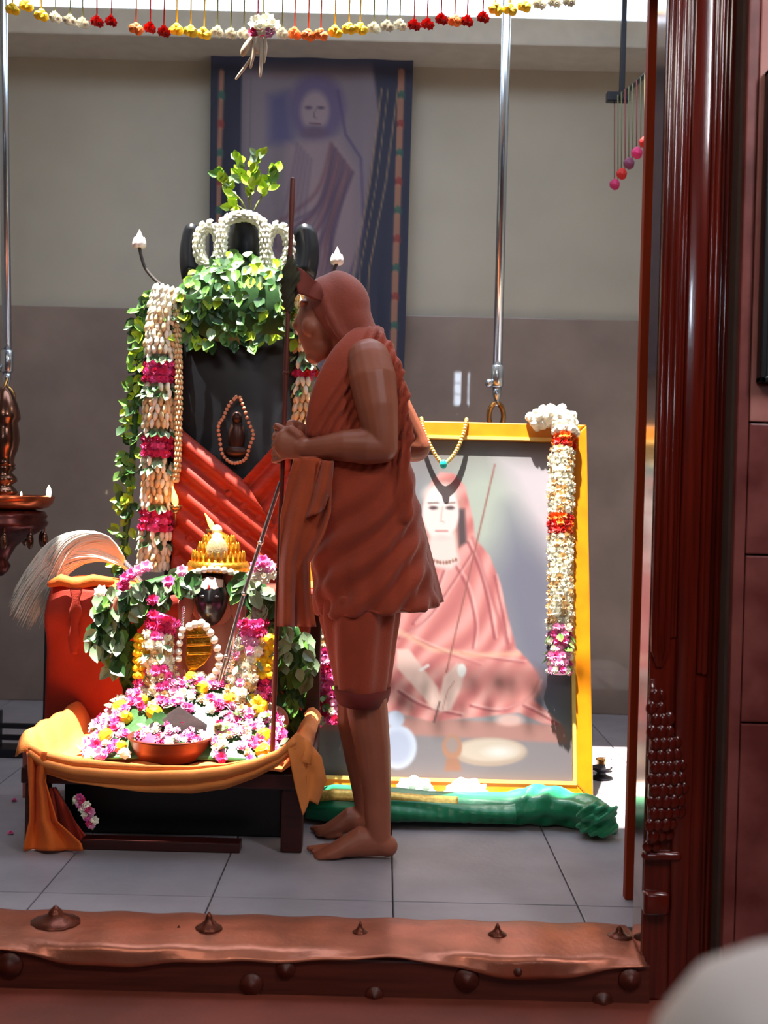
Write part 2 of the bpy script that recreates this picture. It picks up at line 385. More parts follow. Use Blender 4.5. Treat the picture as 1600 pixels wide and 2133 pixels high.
for px, py, r in [(20, 2010, .03), (595, 2018, .022), (524, 2050, .026), (780, 2072, .02), (972, 2040, .028), (1078, 2022, .02), (1255, 2085, .022), (1312, 2040, .026)]:
    p = P(px, py, 2.575); mb = MB(); mb.lathe([(r, 0), (r * .9, .005), (r * .55, .008), (r * .4, .012), (r * .08, .017)], p, 14, axis=(0, -1, 0)); part('stud', mb, M_sillwood, sill)
struct('trim_5', MB().box((-2.2, 2.12, -0.35), (1.6, 2.60, -0.085)), M_stepwood, bevel=.01, label='reddish stone step in front of the threshold')
struct('trim_6', MB().box((-2.4, 1.7, -0.62), (1.8, 2.14, -0.35)), M_stepwood, bevel=.01)

# carved door jamb
jamb = struct('trim_2', MB().box((.586, 2.605, -0.12), (.738, 2.70, ROOF)), M_wood, bevel=.004, label='polished reddish brown carved wooden door jamb')
def rib(x, r, z0, z1, y=2.605, n=14): part('moulding', MB().sweep([(x, y, z0), (x, y, z1)], [r, r], n), M_wood, jamb)
zr = P(1400, 1355, 2.6).z
for x, r in [(.594, .0075), (.608, .0085), (.622, .0075)]:
    z0 = zr
    part('moulding', MB().sweep([(.606 + (x - .606) * .3, 2.603, z0 - .035), (x, 2.604, z0), (x, 2.605, z0 + .05), (x, 2.605, 3.35)], [.003, r, r, r], 14), M_wood, jamb)
rib(.632, .0045, zr + .03, 3.35); rib(.639, .0035, zr + .03, 3.35)
part('panel_strip', MB().box((.643, 2.597, -0.1), (.684, 2.62, 3.35)), M_wood, jamb, bevel=.004)
z3 = P(1470, 1400, 2.6).z
rib(.693, .006, z3, 3.35); rib(.704, .0085, z3, 3.35); rib(.716, .005, -0.1, 3.35); rib(.727, .007, -.1, 3.35, y=2.61)
# carved pineapple on the lower jamb: core, scales, collar, block
zt, zb2 = P(1360, 1415, 2.6).z, P(1400, 1775, 2.6).z
def bulb(t):      # t 0 bottom..1 top -> half width
    return .012 + .078 * math.sin(math.pi * min(1, max(0, t)) ** 0.8) * (1 - .35 * t)
rows = []
for i in range(17):
    t = i / 16; wd = bulb(t); z = zb2 + (zt - zb2) * t
    rows.append([(.588 + wd * max(0, math.sin(a)) , 2.606 - .03 * (wd / .08) * abs(math.cos(a - .2)) * math.sin(max(.0, a)) , z) for a in [math.pi * j / 10 for j in range(11)]])
rows2 = [[(.588, 2.62, r[0][2])] + [(.588 + bulb(i / 16) * j / 8, 2.604 - .034 * math.sqrt(max(0, 1 - (j / 8) ** 2)) * min(1, bulb(i / 16) / .06), r[0][2]) for j in range(9)] + [(.588 + bulb(i / 16), 2.62, r[0][2])] for i, r in enumerate(rows)]
carv = part('carved_bulb', MB().rows(rows2), M_carved, jamb)
scm = MB().ell((0, 0, 0), (.0125, .0045, .0145), 8, 6).mesh('scale'); scm.materials.append(M_carved)
for i in range(14):
    t = (i + .6) / 15; wd = bulb(t); z = zb2 + (zt - zb2) * t; n = max(1, int(wd / .018))
    for k in range(n + 1):
        xx = (k + (.5 if i % 2 else 0)) / (n + .6)
        if xx > 1: continue
        piece('scale', scm, jamb, (.588 + wd * xx, 2.604 - .034 * math.sqrt(max(0, 1 - xx * xx)) * min(1, wd / .06), z), None, random.uniform(.85, 1.15))
part('collar', MB().sweep([(.588, 2.60, zb2 - .008), (.655, 2.60, zb2 - .008)], [.011, .011], 10), M_carved, jamb)
zb = P(1370, 1880, 2.6).z
part('carved_block', MB().box((.584, 2.585, zb - .025), (.64, 2.62, zb + .025)), M_carved, jamb, bevel=.008)
part('reveal_strip', MB().box((.5845, 2.614, .0), (.590, 2.699, ROOF - .01)), M_reveal, jamb, smooth=False, label='bright polished strip on the inner edge of the jamb')
bx0 = P(1300, 1890, 3.0).x
batten = struct('trim_3', MB().box((bx0, 2.99, 0.0), (bx0 + .09, 3.02, 2.6)), M_batten, bevel=.002, label='narrow reddish wooden batten behind the door jamb')
# dark framed panel at the right edge
pnl = thing('wall_panel', 'black framed panel hung on the red granite wall at right edge', 'panel', (1.0, 2.53, gz(800)))
pz0, pz1 = gz(800), gz(152); px0 = P(1586, 470, 2.53).x
part('panel_face', MB().box((px0 + .012, 2.515, pz0 + .012), (1.25, 2.535, pz1 - .012)), mat('panel_black', (20, 18, 24), 0.5), pnl, smooth=False)
for lo, hi in [((px0, 2.505, pz0), (px0 + .014, 2.537, pz1)), ((1.24, 2.505, pz0), (1.255, 2.537, pz1)), ((px0, 2.505, pz0), (1.255, 2.537, pz0 + .014)), ((px0, 2.505, pz1 - .014), (1.255, 2.537, pz1))]:
    part('panel_frame', MB().box(lo, hi), M_black, pnl, smooth=False, bevel=.003)

# ================================================================== painted surfaces
class Paint:
    def __init__(s, pts, base):
        s.x, s.y = project(pts); s.c = np.tile(np.array(base, float), (len(s.x), 1)); s.gain = 1.0
    def mixin(s, a, col): s.c = s.c * (1 - a[:, None]) + np.array(col, float) * a[:, None]
    def _sd(s, poly, closed=True):
        p = np.array(poly, float); n = len(p); d = np.full(len(s.x), 1e9); ins = np.zeros(len(s.x), bool)
        for i in range(n if closed else n - 1):
            a, b = p[i], p[(i + 1) % n]; e = b - a
            t = np.clip(((s.x - a[0]) * e[0] + (s.y - a[1]) * e[1]) / (e @ e), 0, 1)
            d = np.minimum(d, np.hypot(s.x - a[0] - t * e[0], s.y - a[1] - t * e[1]))
            if closed:
                c = (a[1] > s.y) != (b[1] > s.y)
                with np.errstate(divide='ignore', invalid='ignore'): xx = a[0] + (s.y - a[1]) * e[0] / (e[1] if e[1] else 1e-9)
                ins ^= c & (s.x < xx)
        return np.where(ins, -d, d)
    def poly(s, poly, col, soft=3, op=1.0):
        a = np.clip(.5 - s._sd(poly) / (2 * soft), 0, 1) * op; s.mixin(a, col); return a
    def line(s, pts, wd, col, op=1.0, soft=1.2):
        a = np.clip(.5 - (s._sd(pts, False) - wd / 2) / (2 * soft), 0, 1) * op; s.mixin(a, col); return a
    def ell(s, c, r, col, soft=3, op=1.0, rot=0):
        ca, sa = math.cos(rot), math.sin(rot); dx, dy = s.x - c[0], s.y - c[1]
        q = np.hypot((dx * ca + dy * sa) / r[0], (-dx * sa + dy * ca) / r[1]); a = np.clip(.5 - (q - 1) * min(r) / (2 * soft), 0, 1) * op; s.mixin(a, col); return a
    def store(s, me):
        at = me.color_attributes.new('paint', 'FLOAT_COLOR', 'POINT')
        at.data.foreach_set('color', np.concatenate([lin(np.clip(s.c, 0, 255)) * s.gain, np.ones((len(s.c), 1))], 1).astype(np.float32).ravel())

# ---- hanging printed cloth on the back wall
TY = 5.52
tl, tr_, bl, br = P(440, 96, TY), P(862, 100, TY), P(432, 770, TY), P(842, 770, TY)
tap = thing('wall_hanging', 'faded blue cloth hanging with printed robed figure and dark borders', 'wall hanging', (P(640, 770, TY).x, TY, bl.z))
NU, NV = 130, 210; tv = []
for j in range(NV + 1):
    for i in range(NU + 1):
        u, v = i / NU, j / NV
        p = tl.lerp(tr_, u).lerp(bl.lerp(br, u), v)
        p = Vector((p.x, TY + .012 * math.sin(u * 22 + v * 2) * (.4 + v) + .008 * math.sin(u * 47) * v, p.z)); tv.append(p)
n = NU + 1
mb = MB(); mb.add(tv, [(j * n + i, j * n + i + 1, (j + 1) * n + i + 1, (j + 1) * n + i) for j in range(NV) for i in range(NU)])
pt = Paint(np.array([tuple(p) for p in tv]), (120, 108, 116))
pt.poly([(430, 90), (505, 90), (498, 780), (425, 780)], (44, 46, 62), 3)
pt.poly([(770, 90), (870, 90), (850, 780), (720, 780), (742, 560), (790, 240)], (52, 54, 72), 4)
pt.poly([(430, 90), (870, 90), (870, 140), (430, 140)], (70, 78, 112), 16)
pt.ell((660, 225), (58, 72), (96, 84, 112), 10); pt.ell((656, 232), (30, 42), (140, 122, 128), 6)
for e in ((643, 225), (668, 225)): pt.ell(e, (7, 3), (74, 62, 84), 2)
pt.line([(657, 228), (653, 245), (660, 247)], 2, (96, 80, 92)); pt.line([(645, 258), (668, 258)], 3, (100, 70, 84)); pt.ell((656, 276), (24, 14), (94, 78, 96), 6)
pt.poly([(560, 200), (600, 190), (612, 300), (560, 300)], (84, 80, 112), 12)
pt.poly([(600, 300), (705, 290), (745, 360), (740, 560), (640, 590), (570, 560), (600, 420)], (136, 116, 122), 12)
for k in range(16):
    f = k / 15; c0, c1 = Vector((690 + 44 * f, 300 + 60 * f, 0)), Vector((575 + 120 * f, 470 + 110 * f, 0)); md = c0.lerp(c1, .5) + Vector((26 - 50 * f + 8 * math.sin(k * 2.1), 30 - 14 * math.cos(k * 1.7), 0))
    cu = catmull([c0, md, c1, c1 + Vector((-8, 30 + 10 * math.sin(k), 0))], 5); pt.line([(p.x, p.y) for p in cu], 4 + 4 * (k % 3 == 0), (82, 66, 88) if k % 2 else (112, 80, 88), .8, 3.5)
for k in range(5): pt.line([(620 + k * 7, 300 + 8 * k), (606 + k * 9, 380), (585 + k * 12, 460)], 4, (92, 80, 100), .6, 4)
pt.line([(704, 190), (720, 280), (752, 330), (758, 480), (722, 600)], 4, (74, 62, 100), .8, 3)
for k, wv in ((0, 3), (14, 2), (34, 3)): pt.line([(795 + k, 185), (770 + k, 380), (738 + k * .9, 560), (722 + k, 780)], wv, (150, 124, 96), .8)
pt.line([(512, 160), (506, 480), (500, 780)], 3, (108, 98, 104), .8); pt.line([(524, 160), (516, 480)], 2, (100, 92, 100), .7)
for x in (456, 828):
    for k in range(11):
        y0 = 150 + k * 60; sh = -(y0 - 430) * (.03 if x > 600 else .02)
        pt.line([(x + sh, y0), (x + sh - 1, y0 + 40)], 14 if x > 600 else 10, (158, 112, 92), .9); pt.line([(x + sh, y0 + 46), (x + sh, y0 + 54)], 14, (140, 62, 56) if k % 2 else (62, 96, 84), .9)
me = mb.mesh('cloth', org(tap)); pt.store(me); me.materials.append(M_tap)
o = link(bpy.data.objects.new('cloth', me), tap); so = o.modifiers.new('s', 'SOLIDIFY'); so.thickness = .003
part('hanging_rod', MB().sweep([tl + Vector((-.04, -.01, .01)), tr_ + Vector((.04, -.01, .01))], [.012, .012], 10), M_ironrail, tap)

# ---- framed painting leaning back behind the figure
FB_Y, FT_Y = 3.95, 4.28
fbl, fbr = PZ(625, 1660, 0.0), None
c_bl, c_br = P(618, 1672, FB_Y), P(1235, 1674, FB_Y)
c_bl.z = 0.0; c_br.z = 0.0; c_br.y = c_bl.y = FB_Y
topz = P(1213, 886, FT_Y).z
xl, xr = c_bl.x, c_br.x
def fr(u, v, d=0.0):        # u across, v up the frame, d towards the viewer
    nrm = Vector((0, -topz, FT_Y - FB_Y)).normalized()
    return Vector((xl + (xr - xl) * u, FB_Y + (FT_Y - FB_Y) * v, topz * v)) + nrm * d
FW_, FH_ = xr - xl, math.hypot(topz, FT_Y - FB_Y); RW = .066
pic = thing('framed_painting', 'large glazed painting of a seated pink robed monk in amber wooden frame', 'painting', ((xl + xr) / 2, FB_Y, 0))
ru, rv = RW / FW_, RW / FH_
def rail(a, b, c, d_, nm='frame_rail'):
    mb = MB(); mb.prism([fr(*a, .012), fr(*b, .012), fr(*c, .012), fr(*d_, .012)], fr(0, 0, -.03) - fr(0, 0, .012)); return part(nm, mb, M_frame, pic, smooth=False, bevel=.006)
rail((0, 0), (1, 0), (1 - ru, rv), (ru, rv)); rail((0, 1), (ru, 1 - rv), (1 - ru, 1 - rv), (1, 1)); rail((0, 0), (ru, rv), (ru, 1 - rv), (0, 1)); rail((1, 0), (1, 1), (1 - ru, 1 - rv), (1 - ru, rv))
lu, lv = .012 / FW_, .012 / FH_
for q in ([(ru - lu, rv - lv), (1 - ru + lu, rv - lv), (1 - ru, rv), (ru, rv)], [(ru - lu, 1 - rv + lv), (ru, 1 - rv), (1 - ru, 1 - rv), (1 - ru + lu, 1 - rv + lv)],
          [(ru - lu, rv - lv), (ru, rv), (ru, 1 - rv), (ru - lu, 1 - rv + lv)], [(1 - ru + lu, rv - lv), (1 - ru + lu, 1 - rv + lv), (1 - ru, 1 - rv), (1 - ru, rv)]):
    part('gilt_lip', MB().prism([fr(*a, .016) for a in q], fr(0, 0, 0) - fr(0, 0, .016)), M_framelip, pic, smooth=False)
NU, NV = 190, 270; cv = [fr(ru * .8 + (1 - 1.6 * ru) * i / NU, rv * .8 + (1 - 1.6 * rv) * (1 - j / NV), -.004) for j in range(NV + 1) for i in range(NU + 1)]
pt = Paint(np.array([tuple(p) for p in cv]), (142, 144, 152)); pt.gain = 0.46
X_, Y_ = pt.x, pt.y
a = np.clip((1010 - Y_) / 120, 0, 1); pt.mixin(a * .8, (124, 108, 104))
pt.ell((1010, 1060), (95, 110), (184, 196, 184), 50, .85); pt.poly([(1040, 955), (1190, 960), (1190, 1240), (1100, 1090)], (214, 204, 216), 30, .9)
pt.poly([(1060, 1060), (1190, 1230), (1190, 1500), (1090, 1480), (1030, 1200)], (116, 116, 140), 40, .8)
pt.poly([(600, 1500), (1240, 1530), (1240, 1640), (600, 1640)], (134, 128, 136), 8)
pt.poly([(640, 1485), (1175, 1510), (1182, 1548), (640, 1520)], (172, 126, 122), 4)
robe = [(900, 1002), (918, 984), (945, 986), (968, 1012), (985, 1080), (990, 1122), (1020, 1158), (1042, 1215), (1058, 1285), (1075, 1350), (1100, 1375), (1120, 1405), (1126, 1435), (1112, 1458), (1150, 1490), (1168, 1512), (1130, 1506), (1080, 1484), (1020, 1492), (900, 1502), (800, 1480), (720, 1470), (700, 1440), (760, 1370), (800, 1330), (840, 1260), (862, 1200), (878, 1110), (884, 1035)]
a = pt.poly(robe, (214, 136, 134), 3)
st = np.sin((X_ * .8 + Y_ * .55) * .13 + 2.2 * np.sin(Y_ * .018) + 1.4 * np.sin(X_ * .03)); pt.mixin(a * np.clip(st, 0, 1) * .55, (236, 184, 182)); pt.mixin(a * np.clip(-st, 0, 1) * .5, (176, 92, 98))
for q, w_, op in [([(975, 1130), (1000, 1190), (1018, 1260), (1030, 1330)], 5, .8), ([(950, 1180), (975, 1230), (990, 1300), (985, 1350)], 5, .7), ([(925, 1190), (900, 1250), (860, 1300)], 6, .7), ([(985, 1150), (940, 1220), (890, 1290), (830, 1330)], 5, .7), ([(1030, 1200), (1045, 1270), (1058, 1340)], 4, .7),
                 ([(960, 1360), (1030, 1372), (1090, 1380)], 5, .7), ([(980, 1470), (1040, 1480), (1100, 1455), (1122, 1420)], 5, .8), ([(830, 1440), (880, 1470), (960, 1490)], 5, .8), ([(1090, 1470), (1130, 1490), (1160, 1508)], 4, .8), ([(860, 1330), (930, 1360), (1000, 1385)], 5, .6)]:
    cu = catmull([(x, y, 0) for x, y in q], 5); pt.line([(p.x, p.y) for p in cu], w_, (150, 74, 82), op, 2.2); pt.line([(p.x + 6, p.y - 3) for p in cu], w_ * .8, (244, 200, 198), op * .7, 2.2)
pt.ell((1070, 1425), (58, 44), (226, 150, 146), 12, .8); pt.ell((985, 1395), (60, 36), (224, 146, 144), 14, .6); pt.line([(820, 1310), (900, 1352), (990, 1365), (1080, 1362)], 9, (232, 190, 160), .7, 5)
pt.line([(984, 1120), (1010, 1200), (1040, 1290), (1060, 1350)], 5, (170, 90, 96), .7, 4)
pt.poly([(884, 1030), (905, 1000), (945, 1000), (966, 1040), (972, 1120), (955, 1150), (880, 1120)], (196, 136, 130), 4)
pt.poly([(952, 1060), (968, 1060), (972, 1130), (956, 1140)], (84, 66, 72), 4)
pt.poly([(896, 1110), (948, 1110), (956, 1170), (940, 1185), (890, 1180)], (228, 210, 208), 5)
pt.ell((918, 1068), (38, 56), (236, 222, 222), 3); pt.ell((918, 1030), (34, 22), (240, 230, 230), 8)
for ex in (903, 938):
    pt.ell((ex, 1058), (9, 4), (92, 70, 76), 1.5); pt.line([(ex - 11, 1048), (ex + 10, 1047)], 3, (110, 84, 84), .9)
pt.line([(922, 1056), (918, 1085), (926, 1088)], 2.5, (196, 164, 160), .9); pt.line([(908, 1106), (932, 1106)], 4, (190, 130, 130), .9); pt.ell((920, 1120), (16, 6), (214, 190, 190), 4, .7)
for k in range(9): pt.ell((898 + k * 6.5, 1166 + 6 * math.sin(k / 8 * 3.14)), (2.6, 4), (150, 100, 90), 1)
for q in ([(826, 1352), (852, 1352), (912, 1432), (924, 1478), (902, 1478), (880, 1450), (828, 1392)], [(952, 1380), (970, 1392), (962, 1430), (940, 1478), (916, 1484), (912, 1470), (924, 1410)]): pt.poly(q, (228, 194, 188), 3)
pt.ell((962, 1396), (9, 14), (238, 236, 238), 2); pt.line([(922, 1478), (932, 1440), (946, 1420)], 2, (170, 120, 116), .8); pt.line([(876, 1396), (892, 1386)], 6, (238, 234, 236), .9)
pt.line([(1031, 968), (930, 1400)], 3.2, (150, 92, 86)); pt.line([(916, 1462), (904, 1504)], 3, (84, 64, 64))
pt.ell((1062, 1500), (28, 12), (220, 180, 174), 4, .8)
pt.ell((1020, 1566), (78, 30), (174, 156, 146), 2); pt.ell((1022, 1563), (68, 23), (196, 182, 172), 3); pt.ell((1040, 1566), (24, 9), (222, 222, 226), 8, .8)
pt.ell((942, 1556), (21, 26), (170, 124, 104), 2); pt.ell((942, 1552), (13, 16), (150, 132, 132), 3); pt.poly([(930, 1580), (956, 1580), (962, 1606), (926, 1606)], (160, 116, 98), 3)
pt.ell((828, 1556), (40, 46), (190, 200, 224), 3); pt.ell((828, 1556), (28, 34), (168, 176, 204), 5, .8); pt.ell((824, 1498), (18, 18), (184, 194, 220), 3)
n = NU + 1; mb = MB(); mb.add(cv, [(j * n + i, j * n + i + 1, (j + 1) * n + i + 1, (j + 1) * n + i) for j in range(NV) for i in range(NU)])
me = mb.mesh('canvas', org(pic)); pt.store(me); me.materials.append(M_paint); link(bpy.data.objects.new('canvas', me), pic)
part('backing_board', MB().prism([fr(ru * .7, rv * .7, -.022), fr(1 - ru * .7, rv * .7, -.022), fr(1 - ru * .7, 1 - rv * .7, -.022), fr(ru * .7, 1 - rv * .7, -.022)], fr(0, 0, 0) - fr(0, 0, .012)), M_bench, pic, smooth=False)
part('prop_leg', MB().box(((xl + xr) / 2 - .03, FT_Y + .02, 0), ((xl + xr) / 2 + .03, FT_Y + .06, topz * .94)), M_bench, pic, smooth=False, bevel=.003)

# ================================================================== GARLANDS
def garland(name, label, pts, segs, r, step, size, group=None, kind='bud', core='beige', front=115, taper=None, cat='garland', count=None):
    """pts: world path; segs: [(t_end, [colours], kind)]; flowers wrap the path on the sides that show"""
    path = catmull(pts, 10); L = [0.0]
    for a, b in zip(path, path[1:]): L.append(L[-1] + (b - a).length)
    tot = L[-1]; base = min(path, key=lambda p: p.z)
    t = thing(name, label, cat, tuple(base), group)
    def at(s):
        i = min(max(int(np.searchsorted(L, s)), 1), len(path) - 1); q = (s - L[i - 1]) / max(L[i] - L[i - 1], 1e-9)
        return path[i - 1].lerp(path[i], q), (path[i] - path[i - 1]).normalized()
    s0 = 0.0
    for e, cols, kd in segs:
        k = max(3, int((e * tot - s0) / .03)); ps = [at(s0 + (e * tot - s0) * i / k)[0] for i in range(k + 1)]
        cm = [c for c in cols if c in FM or c in LM][0]
        part('core', MB().sweep(ps, [r * .55 * (taper(s0 / tot) if taper else 1)] * (k + 1), 10, round_=False), FM.get(cm) or LM.get(cm), t); s0 = e * tot
    s = step * .5; row = 0
    while s < tot:
        p, d = at(s); f = s / tot; rr = r * (taper(f) if taper else 1)
        cols, kd = next(((c, k_) for e, c, k_ in segs if f <= e + 1e-6), segs[-1][1:])
        a, b = basis(d, (0, -1, 0.001)); n = max(2, int(2 * math.radians(front) * rr / (size * 1.25)))
        for k in range(n + 1):
            th = math.radians(front) * (2 * (k + (.5 if row % 2 else 0)) / (n + .5) - 1) + random.uniform(-.08, .08)
            nrm = a * math.cos(th) + b * math.sin(th); c = random.choice(cols); pos = p + nrm * rr * random.uniform(.74, .9)
            if c in LM: leaf(t, pos, (d * random.uniform(.4, 1.2) + nrm * .7 + Vector((random.uniform(-.3, .3), 0, random.uniform(-.3, .3)))), size * 1.9, c, nrm)
            elif kd == 'bud': bud(t, pos, d + nrm * .25 + Vector((random.uniform(-.25, .25), 0, random.uniform(-.2, .2))), size, c)
            else: flower(t, pos, nrm + d * random.uniform(-.3, .3), size * random.uniform(.8, 1.1), c, kd)
        s += step; row += 1
    return t
# ================================================================== BLACK STONE IDOL AND ITS OFFERINGS
IY = 4.25
def I(px, py, dy=0.0): return P(px, py, IY + dy)
idol = thing('stone_idol', 'tall black stone idol with rounded top under a canopy of leaves', 'idol', (-.52, 4.4, 0))
sx0, sx1, stz = -.78, -.30, 1.80
arc = [(sx0, 0.0), (sx1, 0.0)] + [((sx0 + sx1) / 2 + .24 * math.cos(a), 1.50 + .30 * math.sin(a)) for a in [math.pi * k / 16 for k in range(17)]]
part('body', MB().prism([(x, IY + .02, z) for x, z in arc], (0, .26, 0)), M_stone, idol, bevel=.012)
part('plinth', MB().box((-.86, IY - .04, 0), (-.2, IY + .4, .12)), M_stone, idol, smooth=False, bevel=.01)
pc = I(512, 560, .15)
part('top_pillar', MB().lathe([(.078, -.08), (.078, .16), (.074, .20), (.06, .235), (.03, .255), (.005, .26)], (pc.x, IY + .15, pc.z - .045), 32), M_stone, idol)
for sgn, (xa, xb) in ((-1, (388, 416)), (1, (616, 652))):
    pa, pb = I(xa, 482, .2), I(xb, 565, .2)
    def hood(u, v, sgn=sgn, pa=pa, pb=pb):
        x = pa.x + (pb.x - pa.x) * u; z = pa.z + .02 * math.sin(math.pi * u) + (pb.z - .03 - pa.z) * v
        return (x + sgn * .012 * math.sin(v * 3), IY + .2 - .03 * math.sin(math.pi * u), z)
    part('hood_flap', MB().sheet(hood, 8, 8, .012), M_stone, idol)
# medallion
mc = I(492, 905, .0)
part('relief_figure', MB().ell((mc.x, IY + .015, mc.z - .01), (.03, .02, .06)).ell((mc.x, IY + .01, mc.z + .06), (.018, .018, .022)).ell((mc.x, IY + .01, mc.z - .06), (.045, .02, .022)), mat('relief_bronze', (64, 40, 34), .35, metal=.5), idol, label='small dark bronze figure relief inside the bead loop')
loop = [I(x, y, -.012) for x, y in [(492, 827), (476, 845), (466, 868), (455, 888), (458, 915), (463, 945), (478, 962), (495, 964), (512, 955), (520, 930), (528, 905), (518, 880), (508, 850), (500, 828)]]
bl_t = thing('bead_necklace', 'teardrop loop of tan beads hanging on the black stone', 'necklace', tuple(loop[6]))
part('cord', MB().sweep(catmull(loop, 4), [.003] * (4 * (len(loop) - 1) + 1), 6), M_staff, bl_t)
bdm = MB().ell((0, 0, 0), 1, 10, 7).mesh('bead'); bdm.materials.append(mat('tan_bead', (206, 148, 118), .5, rnd=.1))
for p in catmull(loop, 3): piece('bead', bdm, bl_t, p, None, .0068)
# red cloth wrapped in a V
rc = thing('red_drape', 'bright red silk cloth draped in a V across the black stone', 'cloth', (-.5, IY, .3))
xa, xb = I(366, 900).x, I(606, 900).x
zV = I(512, 1000).z; zL = I(372, 885).z; zR = I(600, 890).z
def reddrape(side):
    def f(u, v):
        x = xa + (xb - xa) * u
        um = .60
        if side == 0: zt_ = zL + (zV - zL) * min(1, u / um) - max(0, u - um) * .55
        else: zt_ = zV + (zR - zV) * max(0, (u - um) / (1 - um)) - max(0, um - u) * .3
        z = zt_ - v * (zt_ - .36)
        ph = (z - (zV - zL) / um * u) * 70 if side == 0 else (z - (zR - zV) / (1 - um) * u) * 60
        return (x, IY - (.02 if side == 0 else .006) - .012 * math.sin(ph) * (1 - .4 * v) - .02 * math.sin(math.pi * u), z)
    return f
part('sash', MB().sheet(reddrape(1), 40, 60, .004), M_red, rc); part('sash', MB().sheet(reddrape(0), 40, 70, .004), M_red, rc)
# leafy canopy
can = thing('leaf_canopy', 'thick canopy of bright green leaves over the black stone idol', 'foliage', (-.52, IY, 1.5))
part('bed', MB().ell((-.52, IY + .04, 1.66), (.25, .06, .15), 24, 14), LM['dgreen'], can)
for k in range(300):
    a = random.uniform(-1.0, 1.0); v = random.uniform(0, 1); ztop = 1.87 - .22 * a * a
    z = 1.50 + .04 * abs(a) + v * (ztop - 1.50); x = a * (.31 - .04 * v); y = IY - .055 + .05 * a * a + (.14 * max(0, v - .72) / .28) + random.uniform(-.02, .01)
    col = random.choices(['green', 'dgreen', 'lgreen', 'pgreen'], [4, 3, 2, 2])[0]
    leaf(can, (-.52 + x, y, z), (random.uniform(-.6, .6), -.35, random.uniform(-1.2, -.1)), random.uniform(.036, .06), col, (random.uniform(-.5, .5), -1, random.uniform(.1, 1.2)))
# twig on top
tw = thing('leafy_twig', 'bright yellow green leafy twig standing on top of the black stone', 'twig', tuple(I(520, 450, .15)))
def twig(pts, r=.004):
    q = catmull([I(x, y, .15 + dy) for x, y, dy in pts], 6); part('stem', MB().sweep(q, [r * (1 - .5 * i / len(q)) for i in range(len(q))], 6), mat('twig_bark', (112, 116, 56), .7), tw); return q
for pts, n in [([(520, 452, 0), (522, 410, 0), (526, 370, -.02), (540, 318, -.03)], 22), ([(518, 450, 0), (500, 415, .0), (470, 390, 0), (448, 365, 0)], 14), ([(522, 450, 0), (545, 410, .02), (562, 385, .03), (574, 358, .04)], 16), ([(520, 420, 0), (505, 370, .03), (492, 330, .04)], 14), ([(518, 445, 0), (492, 428, 0), (478, 436, 0)], 5)]:
    q = twig(pts)
    for k in range(n):
        i = int(len(q) * (.35 + .65 * k / n)); i = min(i, len(q) - 2); d = (q[i + 1] - q[i]).normalized()
        leaf(tw, q[i] + Vector((random.uniform(-.012, .012), random.uniform(-.012, .012), 0)), d * .6 + Vector((random.uniform(-1, 1), random.uniform(-.7, .4), random.uniform(-.2, .8))), random.uniform(.034, .052), random.choices(['lgreen', 'green', 'pgreen'], [6, 1, 1])[0])
# lotus buds on stalks
def lotus(label, pts, r, dy):
    t = thing('lotus_bud', label, 'flower bud', tuple(I(*pts[-1], dy)), 'lotus buds beside the stone')
    q = catmull([I(x, y, dy) for x, y in pts], 6)
    part('stalk', MB().sweep(q, [.006] * len(q), 8), mat('lotus_stalk', (70, 62, 60), .6), t)
    b = I(*pts[0], dy); part('bud', MB().lathe([(r * .35, -.002), (r * .95, r * .5), (r * .9, r * 1.1), (r * .45, r * 2.0), (r * .04, r * 2.9)], b, 14), mat('lotus_petal', (244, 226, 222), .5), t)
    pet = MB().lathe([(r * .5, 0), (r * .62, r * .6), (r * .5, r * 1.3), (r * .05, r * 2.3)], (0, 0, 0), 8).mesh('petal'); pet.materials.append(mat('lotus_petal', (244, 226, 222), .5))
    for k in range(6):
        a = k * 1.047; piece('petal', pet, t, b + Vector((math.cos(a) * r * .5, math.sin(a) * r * .5, -.004)), Quaternion((-math.sin(a), math.cos(a), 0), .18), (1, 1, .8))
    return t
lotus('white lotus bud on a dark curved stalk left of the idol', [(290, 514), (296, 540), (305, 562), (325, 585), (350, 605), (375, 640)], .021, .04)
lotus('white lotus bud rising just above the monk\'s head', [(702, 548), (694, 566), (685, 590), (665, 620), (640, 660)], .02, .05)
lotus('small white lotus bud peeking from behind the monk\'s crown', [(706, 588), (700, 605), (680, 640), (645, 680)], .012, .09)
# white jasmine loops and rim
def loopg(label, cx, cy, rx, ry, r=.022):
    pts = [I(cx + rx * math.cos(a), cy + ry * math.sin(a), .12) for a in [2 * math.pi * k / 12 for k in range(13)]]
    return garland('jasmine_loop', label, pts, [(1.0, ['white'], 'bud')], r, .02, .0125, 'white jasmine garlands on the idol top', front=110)
loopg('white jasmine loop hanging left of the idol\'s top pillar', 436, 512, 22, 42)
loopg('white jasmine loop hanging right of the idol\'s top pillar', 579, 515, 24, 42)
garland('jasmine_arch', 'white jasmine garland arched over the idol\'s top pillar', [I(464, 568, .05), I(462, 500, .05), (I(470, 462, .06)), I(510, 450, .08), I(545, 466, .06), I(552, 505, .05), I(554, 570, .05)], [(1.0, ['white'], 'bud')], .020, .019, .0125, 'white jasmine garlands on the idol top')
